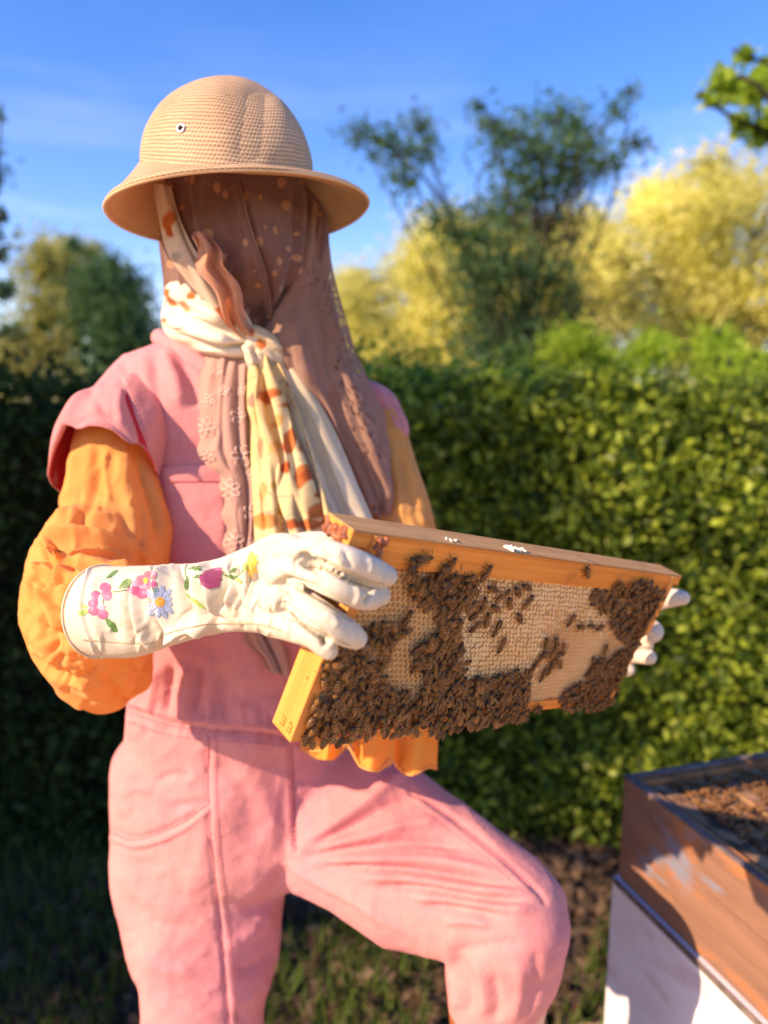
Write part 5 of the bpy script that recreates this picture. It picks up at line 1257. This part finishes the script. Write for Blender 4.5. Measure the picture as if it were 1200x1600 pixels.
# ---- boots, raised foot block ----------------------------------------
by = ankL
bt_ = fuse([leg_world([[*W(752, 1575, .90), .040], [shL[0]-.01, shL[1]+.01, shL[2]-.1, .05], [by[0], by[1], by[2], .046]]), leg_world([[by[0], by[1]+.03, by[2]-.03, .042], [by[0]+.03, by[1]-.08, by[2]-.05, .042], [by[0]+.05, by[1]-.16, by[2]-.06, .034]])], .004, 3); P_('boot', bt_, M['boot'])
bt2 = fuse([leg_world([[-.24, .98, .32, .056], [-.24, .985, .18, .05], [-.24, .99, .10, .048]]), leg_world([[-.24, 1.02, .05, .042], [-.25, .92, .045, .044], [-.26, .83, .04, .036]])], .004, 3); P_('boot', bt2, M['boot'])
zt = by[2]-.095
cr_ = thing('wooden_crate', 'upturned wooden crate under the raised boot, below the picture', 'crate', (by[0]+.02, by[1]-.05, 0))
for k in range(3):
    b = Bag(); b.box((-.2, -.16+k*.11, zt-.018), (.2, -.16+k*.11+.10, zt)); link('slat', b.mesh('slat', M['hive_bar'], False, .002), cr_, world=False)
for s in (-1, 1):
    b = Bag(); b.box((-.19, s*.15-.009, .001), (.19, s*.15+.009, zt-.0185)); link('side_panel', b.mesh('side_panel', M['hive_bar'], False, .002), cr_, world=False)
# ------------------------------------------------------------------ hat
HC = np.array([0, 0, 0.])
pl = on_depth(165, 325, .80); pr = on_depth(572, 321, .86)
hcx = (pl+pr)/2; hz = hcx[2]; halfw = np.linalg.norm(pr-pl)/2
front = on_height(372, 281, hz-.006); 
halfd = max(.12, abs(hcx[1]-front[1]))
hc = np.array([hcx[0], hcx[1], hz])
wx = nrm((pr-pl)*[1, 1, 0]); wy = np.array([-wx[1], wx[0], 0])
tiltz = (pr-pl)[2]/2/halfw
print('HAT centre', hc, 'half width', halfw, 'half depth', halfd)
def hat_pt(a, rx, ry, z):
    p = hc+wx*rx*math.cos(a)+wy*ry*math.sin(a); p = p+np.array([0, 0, z+tiltz*rx*math.cos(a)]); return p
# crown half width / height from its outline in the photograph (left x, right x, y)
Zc = hc[1]/CP
out_l = [(228, 262), (229, 240), (234, 215), (244, 190), (258, 168), (278, 148), (302, 134), (330, 126), (358, 122)]
out_r = [(487, 266), (485, 240), (478, 212), (468, 190), (453, 168), (436, 149), (418, 135), (400, 125), (372, 121)]
crown = thing_dummy = None
prof = []
for (xl, yl), (xr, yr) in zip(out_l, out_r):
    a_ = on_depth(xl, yl, hc[1]); b_ = on_depth(xr, yr, hc[1]); prof.append(((a_[0]+b_[0])/2-hc[0], (b_[0]-a_[0])/2, (a_[2]+b_[2])/2-hz))
prof = np.array(prof); zb = prof[0][2]; prof[:, 2] = zb+(prof[:, 2]-zb)*.92
prof = catmull(prof, 40)
BT = .032
def crown_mesh():
    m = 96; V = []; uv = []
    V0 = []
    for i, (ox, rw, z) in enumerate(prof):
        for j in range(m):
            a = 2*math.pi*j/m; d = rw*1.12
            f = 1+.012*math.cos(2*a+1)
            p = hc+wx*(ox+rw*f*math.cos(a))+wy*(d*f*math.sin(a))+np.array([0, 0, z+BT*math.sin(a)*(1-i/len(prof))**1.5])
            V0.append(p); uv.append((j/m, i/len(prof)*.8))
    V = np.array(V0); F = grid_faces(len(prof), m, True).tolist(); F.append(tuple((len(prof)-1)*m+k for k in range(m)))
    return V, F, uv, m
def uv_mesh(name, V, F, uv, mat, m, thick=.002, wrap=True):
    me = mesh_of(name, V, [tuple(f) for f in F], mat)
    L = me.uv_layers.new(name='UVMap'); d = np.zeros(len(me.loops)*2, np.float32); k = 0
    for p in me.polygons:
        us = [uv[v] for v in p.vertices]; mxu = max(u[0] for u in us)
        for u in us:
            uu = u[0]+(1 if wrap and mxu-u[0] > .5 else 0); d[k] = uu; d[k+1] = u[1]; k += 2
    L.data.foreach_set('uv', d)
    def s(o):
        q = o.modifiers.new('t', 'SOLIDIFY'); q.thickness = thick; q.offset = 0
    return apply_mods(me, s) if thick else me
V, F, uv, m = crown_mesh()
cm = uv_mesh('crown', V, F, uv, M['straw'], m); sculpt(cm, [([(405, 124), (400, 170), (392, 220), (386, 262)], 26, -.004), ([(430, 140), (450, 190), (455, 250)], 20, .003), ([(250, 200), (300, 160), (360, 150)], 30, .002)], ((22, .002, 4),))
hat = link('hat', cm, person, label='straw pith hat of fine weave with a turned-down brim')
# brim
def brim_mesh():
    m = 120; k = 26; V = []; uv = []
    for i in range(k+1):
        t = i/k
        for j in range(m):
            a = 2*math.pi*j/m
            ox, rw = prof[0][0], prof[0][1]
            rx = rw*.985*(1-t)+halfw*t; ry = rw*1.10*(1-t)+halfd*t
            zbase = zb+BT*math.sin(a)+.001
            zedge = tiltz*rx*math.cos(a)+.005*max(0, -math.sin(a))-.014*max(0, math.sin(a))
            k_ = (1-t)**1.35
            z = zbase*k_+zedge*(1-k_)
            if t > .9: z -= .003*((t-.9)/.1)**2
            p = hc+wx*(ox*(1-t)+rx*math.cos(a))+wy*ry*math.sin(a)
            V.append(p+np.array([0, 0, z])); uv.append((j/m, .55*t))
    return V, grid_faces(k+1, m, True).tolist(), uv, m
V, F, uv, m = brim_mesh(); bmh = uv_mesh('brim', V, F, uv, M['straw'], m, .0028); sculpt(bmh, [], ((14, .002, 6),))
link('brim', bmh, hat)
V = np.array(V); edge = V[-120:]; 
v, f = wire(np.vstack([edge, edge[:2]]), .0019, 8); link('brim_edge', mesh_of('brim_edge', v, f, M['straw_edge'] if 'straw_edge' in M else M['straw']), hat)
HB = bvh_of(cm)
e0 = hit(HB, 283, 201, .0004); e1 = hit(HB, 285, 201, .0004); e2 = hit(HB, 283, 203, .0004)
ax = nrm(e1-e0); ay = nrm(np.cross(np.cross(ax, e2-e0), ax)); th = np.linspace(0, 2*math.pi, 25)
ring = np.array([e0+ax*.0036*math.cos(t)+ay*.0036*math.sin(t) for t in th]); v, f = wire(ring, .0012, 8); link('eyelet', mesh_of('eyelet', v, f, M['metal']), hat)
disc = [e0]+[e0+ax*.0030*math.cos(t)+ay*.0030*math.sin(t) for t in th[:-1]]; link('eyelet_shade_disc', mesh_of('eyelet_shade_disc', disc, [(0, 1+i, 1+(i+1) % 24) for i in range(24)], M['dark']), hat)  # flat dark disc painted for the shade inside the eyelet

# ------------------------------------------------------------------ veils and scarves
def drape(rows, n, m, fn=None, close=False):
    """rows: list of (xl, yl, Zl, xr, yr, Zr, bulge) in order from top to bottom"""
    Q = catmull(np.array(rows, float), n); V = []; uv = []; px = []
    for i in range(n):
        xl, yl, Zl, xr, yr, Zr, bg_ = Q[i]; t = i/(n-1)
        for j in range(m):
            s = j/(m-1)
            x = xl+(xr-xl)*s; y = yl+(yr-yl)*s; Z = Zl+(Zr-Zl)*s-bg_*math.sin(math.pi*s)
            if fn: dx, dy, dz = fn(s, t); x += dx; y += dy; Z += dz
            V.append(W(x, y, Z)); uv.append((s, t)); px.append((x, y))
    return V, grid_faces(n, m)[:, ::-1].tolist(), uv, px
def drape_obj(name, rows, n, m, mat, fn=None, strokes=(), lumps=((40, .0012, 3),), thick=.0012, label=None, col=None, uvs=(1, 1), holes=None, parent=None):
    V, F, uv, px = drape(rows, n, m, fn)
    me = mesh_of(name, V, [tuple(f) for f in F], mat)
    L = me.uv_layers.new(name='UVMap'); d = []
    for p in me.polygons:
        for v in p.vertices: d += [uv[v][0]*uvs[0], uv[v][1]*uvs[1]]
    L.data.foreach_set('uv', np.array(d, np.float32))
    sculpt(me, strokes, lumps)
    if col is not None:
        a = me.color_attributes.new('print', 'FLOAT_COLOR', 'POINT'); a.data.foreach_set('color', col(np.array(px), np.array(uv)).astype(np.float32).ravel())
    if holes is not None:
        a = me.attributes.new('holes', 'FLOAT', 'POINT'); a.data.foreach_set('value', np.array([holes(*p) for p in px], np.float32))
    if thick:
        def s(o):
            q = o.modifiers.new('t', 'SOLIDIFY'); q.thickness = thick; q.offset = 0
        me = apply_mods(me, s)
    return link(name, me, parent or person, label=label), me
# spotted veil wrapped round the face
def veil_fn(s, t):
    k = 1-t
    z = .005*math.sin(s*31+1.5*t)*(.25+t)+.003*math.sin(s*57+3*t)*t+.004*math.sin(s*13+2)
    return 0, 0, z*.9
veil_rows = [(242, 262, .85, 500, 268, .87, .100), (241, 330, .85, 508, 335, .865, .104), (252, 400, .86, 512, 400, .87, .10), (258, 450, .88, 508, 450, .885, .075), (270, 490, .89, 480, 492, .895, .045), (330, 528, .885, 448, 535, .89, .03), (372, 552, .88, 432, 560, .88, .02)]
vst = [([(368, 285), (385, 350), (410, 430), (422, 500), (412, 535)], 5, .006), ([(378, 285), (394, 350), (418, 430), (428, 500)], 4, -.005), ([(455, 300), (458, 380), (448, 460), (425, 520)], 5, -.005), ([(466, 300), (470, 380), (462, 450), (430, 520)], 6, .006),
       ([(495, 290), (500, 360), (488, 430), (450, 490), (420, 520)], 8, .008), ([(482, 290), (486, 360), (474, 430), (440, 485)], 5, -.006), ([(330, 380), (350, 410), (365, 450), (395, 510)], 5, .007), ([(345, 375), (360, 400), (352, 420), (368, 470)], 5, -.006), ([(300, 300), (320, 370), (350, 440), (390, 510)], 6, .006), ([(290, 290), (305, 370), (340, 450), (385, 515)], 5, -.005),
       ([(410, 320), (425, 400), (432, 470)], 7, .003), ([(270, 290), (280, 360), (310, 440)], 7, .004)]
vo_, vm = drape_obj('veil', veil_rows, 110, 150, M['veil'], veil_fn, vst, lumps=((34, .0045, 53, (1, 1, .3)), (80, .0012, 54, (1, 1, .6))), thick=0, label='brown spotted net veil falling from under the hat brim over the face', uvs=(1.0, 1.0))
VB = bvh_of(vm)
for pts, rad in (([(456, 520), (470, 470), (492, 420), (500, 350)], .0012), ([(372, 280), (388, 350), (414, 430), (425, 500)], .0008)): seam_on(VB, pts, rad, M['veil2'], vo_, 'veil_edge', .001)
# back curtain of the veil, closing it round the head
back_rows = [(238, 270, .85, 505, 276, .87, -.10), (244, 350, .86, 509, 350, .875, -.10), (254, 430, .88, 512, 420, .885, -.08), (262, 500, .90, 530, 500, .90, -.05), (300, 600, .93, 560, 600, .93, -.02)]
drape_obj('veil_back', back_rows, 40, 60, M['veil2'], None, (), thick=0, holes=lambda x, y: 0)
# torn ruffle of netting by the cheek
def ruf(s, t): return 6*math.sin(t*14), 3*math.sin(s*20), .008*math.sin(s*9+t*6)-.004
drape_obj('net_ruffle', [(300, 366, .765, 318, 362, .765, 0), (306, 400, .77, 345, 395, .765, .004), (318, 430, .78, 358, 420, .775, .006), (336, 465, .80, 372, 455, .795, .006), (362, 505, .83, 392, 500, .83, .004), (384, 540, .86, 405, 538, .86, 0)], 50, 30, M['veil_light'] if 'veil_light' in M else M['veil2'], ruf, holes=lambda x, y: 0)
if 0: drape_obj('net_ruffle', [(335, 370, .765, 350, 368, .765, 0), (346, 382, .765, 366, 384, .763, .003), (350, 400, .77, 362, 408, .768, .002), (342, 418, .775, 352, 424, .775, 0)], 24, 14, M['veil_light'] if 'veil_light' in M else M['veil2'], ruf, holes=lambda x, y: 0)
# scarf print ----------------------------------------------------------
def printer(spots, base, base2, seed, lines=True):
    r = np.random.default_rng(seed)
    def col(px, uv):
        n = len(px); X, Y = px[:, 0], px[:, 1]
        P3 = np.stack([X*.03, Y*.03, X*0], 1)
        f = np.clip(.5+.9*noise3(P3, 1.0, seed, 2), 0, 1)[:, None]
        C = np.array(base)*(1-f)+np.array(base2)*f
        if lines:
            a = np.abs(noise3(P3, 3.0, seed+3, 3)); l = np.clip(1-a/.035, 0, 1)[:, None]*.5; C = C*(1-l*1.5)+np.array((.34, .30, .22))*l*1.5
        w = noise3(P3, 6.0, seed+5, 2)
        for (x, y, rx, ry, c) in spots:
            d = np.hypot((X-x)/rx, (Y-y)/ry)+.28*w; k = np.clip((1-d)*6, 0, 1)[:, None]; C = C*(1-k)+np.array(c)*(.9+.2*np.clip(w, -1, 1))[:, None]*k
        return np.concatenate([C, np.ones((n, 1))], 1)
    return col
OR = (.72, .22, .06); OR2 = (.62, .14, .04); CR = (.86, .78, .62); YE = (.86, .64, .26)
# white scarf wound round the neck
def wrap_fn(s, t): return 0, 0, .004*math.sin(t*26+s*4)
drape_obj('neck_scarf', [(262, 430, .885, 300, 400, .85, .010), (257, 462, .89, 345, 470, .84, .02), (253, 492, .895, 385, 520, .845, .03), (258, 518, .895, 400, 540, .85, .034), (285, 545, .90, 405, 560, .865, .03), (310, 552, .91, 400, 572, .885, .02)], 70, 90, M['scarf'], wrap_fn,
          [([(262, 455), (300, 475), (360, 505)], 6, .006), ([(258, 480), (300, 498), (350, 520), (395, 532)], 5, -.006), ([(262, 500), (310, 520), (370, 535)], 7, .007), ([(270, 520), (320, 534), (385, 542)], 4, -.005), ([(255, 470), (280, 480), (310, 490)], 4, -.004), ([(300, 540), (350, 548), (400, 548)], 5, .005)],
          col=printer([(262, 458, 8, 6, OR), (268, 470, 8, 8, OR), (290, 478, 9, 10, (.85, .40, .2)), (258, 500, 5, 4, OR), (300, 462, 7, 6, OR)], CR, (.92, .86, .74), 3, False), label='cream floral scarf wound round the neck')
# floral strip rising from the knot to the brim, under the netting
drape_obj('scarf_strip', [(240, 285, .80, 266, 290, .795, 0), (248, 340, .80, 280, 340, .79, .004), (262, 395, .805, 304, 390, .79, .006), (292, 440, .815, 334, 432, .80, .008), (330, 485, .83, 366, 476, .82, .008), (366, 522, .85, 396, 514, .845, .006), (388, 556, .86, 414, 545, .86, 0)], 80, 30, M['scarf'], lambda s, t: (0, 0, .004*math.sin(s*9+t*3)), [([(262, 300), (275, 360), (310, 430), (350, 490), (395, 545)], 4, .005), ([(255, 300), (268, 370), (300, 440), (345, 500)], 4, -.004)],
          col=printer([(262, 345, 9, 17, OR), (264, 362, 6, 10, OR2), (345, 492, 13, 16, OR), (352, 505, 14, 10, OR2), (275, 400, 6, 8, (.55, .5, .42))], (.74, .60, .48), (.86, .74, .58), 5, False), label='thin floral scarf strip running from the brim to the knot')
drape_obj('scarf_strip', [(300, 370, .785, 306, 368, .785, 0), (330, 430, .80, 345, 425, .795, .003), (356, 480, .825, 374, 472, .82, .004), (384, 530, .85, 402, 520, .848, .004)], 50, 14, M['scarf'], None, col=printer([(345, 470, 7, 10, OR)], (.80, .62, .46), (.90, .76, .60), 6, False))
# knot
kn = fuse([T_([(385, 516, .855, 13, .9), (404, 528, .84, 17, .8), (424, 545, .84, 18, .8), (436, 566, .85, 14, .8)]), T_([(376, 545, .86, 10, .9), (394, 546, .85, 13, .9), (410, 540, .845, 14, .8)]), T_([(395, 530, .85, 12, .9), (398, 556, .84, 16, .9), (408, 590, .85, 14, .9)])], .0025, 2)
sculpt(kn, [([(388, 525), (410, 535), (440, 560)], 4, -.006), ([(395, 530), (400, 560), (408, 590)], 4, -.006), ([(400, 520), (425, 535), (440, 548)], 4, .004), ([(376, 540), (392, 552), (400, 575)], 4, .004)], ((70, .0015, 6),))
a = kn.color_attributes.new('print', 'FLOAT_COLOR', 'POINT'); kv, _ = get_vn(kn); kX, kY, _z = proj(kv)
a.data.foreach_set('color', printer([(408, 538, 9, 8, OR), (392, 520, 6, 8, OR)], CR, YE, 9, True)(np.stack([kX, kY], 1), None).astype(np.float32).ravel()); P_('scarf_knot', kn, M['scarf'])
# long brown muslin on the right
def mus_fn(s, t):
    z = .006*math.sin(s*11+1+2.2*t)*(.25+t)+.003*math.sin(s*27+5*t)*t
    hem = 0
    if t > .9: hem = (t-.9)/.1*(9*math.sin(s*30)+5*math.sin(s*50))
    return 3*math.sin(t*9)*s, hem, z
holes = lambda x, y: 1.0 if (abs((x-(498+(y-420)*.28))) < 20 and 420 < y < 720) or (abs(x-458) < 8 and 405 < y < 440) else (.0)
mus_rows = [(478, 300, .845, 510, 330, .86, .01), (470, 370, .84, 513, 385, .865, .014), (448, 440, .845, 526, 445, .87, .02), (425, 500, .85, 545, 500, .88, .03), (415, 545, .845, 566, 560, .895, .03), (474, 620, .87, 592, 630, .90, .03), (518, 700, .88, 608, 700, .91, .026), (556, 770, .89, 622, 765, .915, .014), (580, 812, .895, 618, 786, .915, .006)]
mo, mm = drape_obj('muslin_veil', mus_rows, 120, 110, M['veil2'], mus_fn, [([(470, 330), (478, 400), (455, 460), (425, 515)], 7, .006), ([(520, 470), (540, 560), (565, 660), (590, 740)], 9, .004), ([(500, 480), (515, 580), (540, 680), (570, 770)], 6, -.005), ([(470, 520), (490, 620), (530, 730)], 9, .004), ([(450, 530), (470, 640), (510, 740)], 5, -.004)], ((30, .005, 51, (1, 1, .3)), (60, .002, 52, (1, 1, .6))), thick=0, label='long brown muslin veil falling over the shoulder on the right', holes=holes, uvs=(1, 2.2))
drape_obj('muslin_veil', [(520, 560, .90, 560, 600, .91, 0), (530, 680, .905, 600, 700, .918, .01), (560, 770, .91, 612, 770, .92, .01), (590, 812, .915, 606, 812, .92, 0)], 50, 40, M['veil2'], mus_fn, thick=0, holes=lambda x, y: 0, label='lower layer of brown muslin')
# lace tail on the left of the knot
def lace_fn(s, t):
    ed = 4*math.sin(t*75)*(1-s)**3*(1 if t > .25 else 0)
    return ed, 0, .006*math.sin(s*12+.8)*(.5+.5*t)+.002*math.sin(s*29+4*t)
lace_rows = [(322, 548, .875, 398, 560, .86, .010), (310, 600, .87, 400, 600, .855, .016), (303, 660, .87, 404, 650, .85, .02), (306, 715, .87, 408, 700, .85, .02), (338, 745, .865, 410, 750, .85, .014), (350, 800, .86, 408, 800, .85, .012), (352, 860, .86, 404, 860, .855, .01), (352, 930, .865, 402, 930, .86, .006), (385, 1000, .87, 440, 1000, .87, 0), (425, 1050, .88, 455, 1060, .88, 0)]
lo_, lm = drape_obj('lace_scarf', lace_rows, 150, 70, M['lace'], lace_fn, [([(340, 560), (335, 640), (330, 700)], 6, -.008), ([(362, 560), (358, 660), (372, 760), (380, 860)], 7, .006), ([(386, 570), (392, 680), (398, 800)], 6, -.007)], label='dusty mauve lace scarf tail with petal-loop flowers', uvs=(1, 4.5))
LBV = bvh_of(lm)
for cx_, cy_, rr2, n, rot in ((322, 668, 17, 6, .2), (378, 712, 17, 6, 0), (360, 765, 16, 6, .5), (394, 800, 14, 5, .1), (366, 845, 16, 6, .3), (372, 650, 12, 5, .2), (325, 712, 12, 5, .9), (396, 740, 11, 5, .4), (350, 610, 9, 5, .2), (328, 625, 10, 5, .8), (380, 610, 9, 5, .3), (395, 850, 10, 5, .7), (340, 580, 8, 5, 1)):
    b = Bag()
    for k in range(n):
        a0 = rot+2*math.pi*k/n; pts = [(cx_+(.25+.75*(.5-.5*math.cos(t)))*rr2*math.cos(a0)-.28*rr2*math.sin(t)*math.sin(a0), cy_-(.25+.75*(.5-.5*math.cos(t)))*rr2*math.sin(a0)-.28*rr2*math.sin(t)*math.cos(a0)) for t in np.linspace(0, 2*math.pi, 12)]
        q = cord(LBV, pts, .0007, .0006, n=16, ns=4)
        if q: b.add(*q)
    if b.v: link('lace_flower', b.mesh('lace_flower', M['lace_thread'], True), lo_)
# floral tails
def fl_fn(s, t): return 0, 0, (.008*math.sin(s*15+2)+.005*math.sin(s*28+5*t))*(.3+.7*t)
R1 = [(392, 540, .85, 425, 545, .845, .006), (386, 600, .845, 450, 600, .84, .016), (388, 680, .84, 480, 680, .84, .02), (394, 760, .835, 505, 760, .84, .02), (400, 850, .83, 530, 850, .83, .02), (410, 900, .83, 535, 900, .83, .02)]
spots1 = [(418, 618, 13, 11, OR), (446, 635, 14, 9, OR), (450, 690, 10, 20, OR), (468, 745, 10, 20, OR), (445, 730, 9, 13, OR2), (489, 775, 9, 7, OR2), (490, 800, 12, 13, OR), (415, 815, 20, 15, (.75, .36, .1)), (398, 625, 5, 14, (.8, .3, .2)), (408, 700, 5, 18, (.8, .35, .2)), (480, 820, 16, 9, OR), (430, 760, 7, 9, (.78, .45, .12)), (455, 600, 8, 5, (.6, .35, .1)), (440, 800, 10, 7, (.8, .5, .15)), (432, 660, 9, 12, (.85, .5, .16)), (470, 700, 10, 14, OR), (478, 745, 12, 10, OR2), (425, 700, 8, 14, (.86, .55, .2)), (505, 815, 10, 10, OR), (460, 820, 12, 8, OR2), (440, 700, 7, 8, OR2), (410, 770, 9, 16, (.8, .5, .2))]
drape_obj('floral_scarf', R1, 160, 120, M['scarf'], fl_fn, [([(396, 560), (410, 650), (440, 760), (470, 850)], 4, .008), ([(405, 560), (422, 650), (452, 760), (482, 850)], 5, -.008), ([(415, 570), (445, 660), (480, 760), (505, 850)], 6, .009), ([(392, 640), (402, 720), (418, 850)], 5, -.007), ([(430, 580), (462, 670), (496, 780)], 5, -.006), ([(390, 600), (398, 680), (408, 760), (436, 850)], 4, .006)],
          col=printer(spots1, (.80, .58, .24), (.86, .72, .40), 12, True), label='yellow and cream scarf tail printed with orange flowers')
R2 = [(420, 545, .852, 442, 556, .852, .004), (428, 600, .85, 488, 612, .855, .010), (445, 680, .848, 525, 676, .86, .014), (470, 760, .848, 556, 752, .866, .012), (495, 830, .848, 582, 815, .868, .01), (505, 880, .848, 590, 870, .868, .01)]
drape_obj('floral_scarf', R2, 140, 90, M['scarf'], lambda s, t: (0, 0, .007*math.sin(s*11+1)*(.3+t)), [([(440, 575), (480, 660), (520, 760), (545, 830)], 5, -.008), ([(450, 575), (495, 660), (535, 760), (562, 830)], 8, .006)],
          col=printer([(505, 790, 14, 10, (.7, .6, .45))], (.76, .66, .44), (.80, .74, .58), 14, False), label='plain cream scarf tail right of the floral one')
# lace end hanging behind the hand
drape_obj('lace_scarf', [(395, 985, .90, 440, 985, .90, 0), (402, 1020, .90, 452, 1020, .90, .004), (420, 1060, .905, 455, 1060, .905, 0), (432, 1085, .91, 450, 1085, .91, 0)], 30, 24, M['lace'], lace_fn, label='end of the lace scarf below the glove')
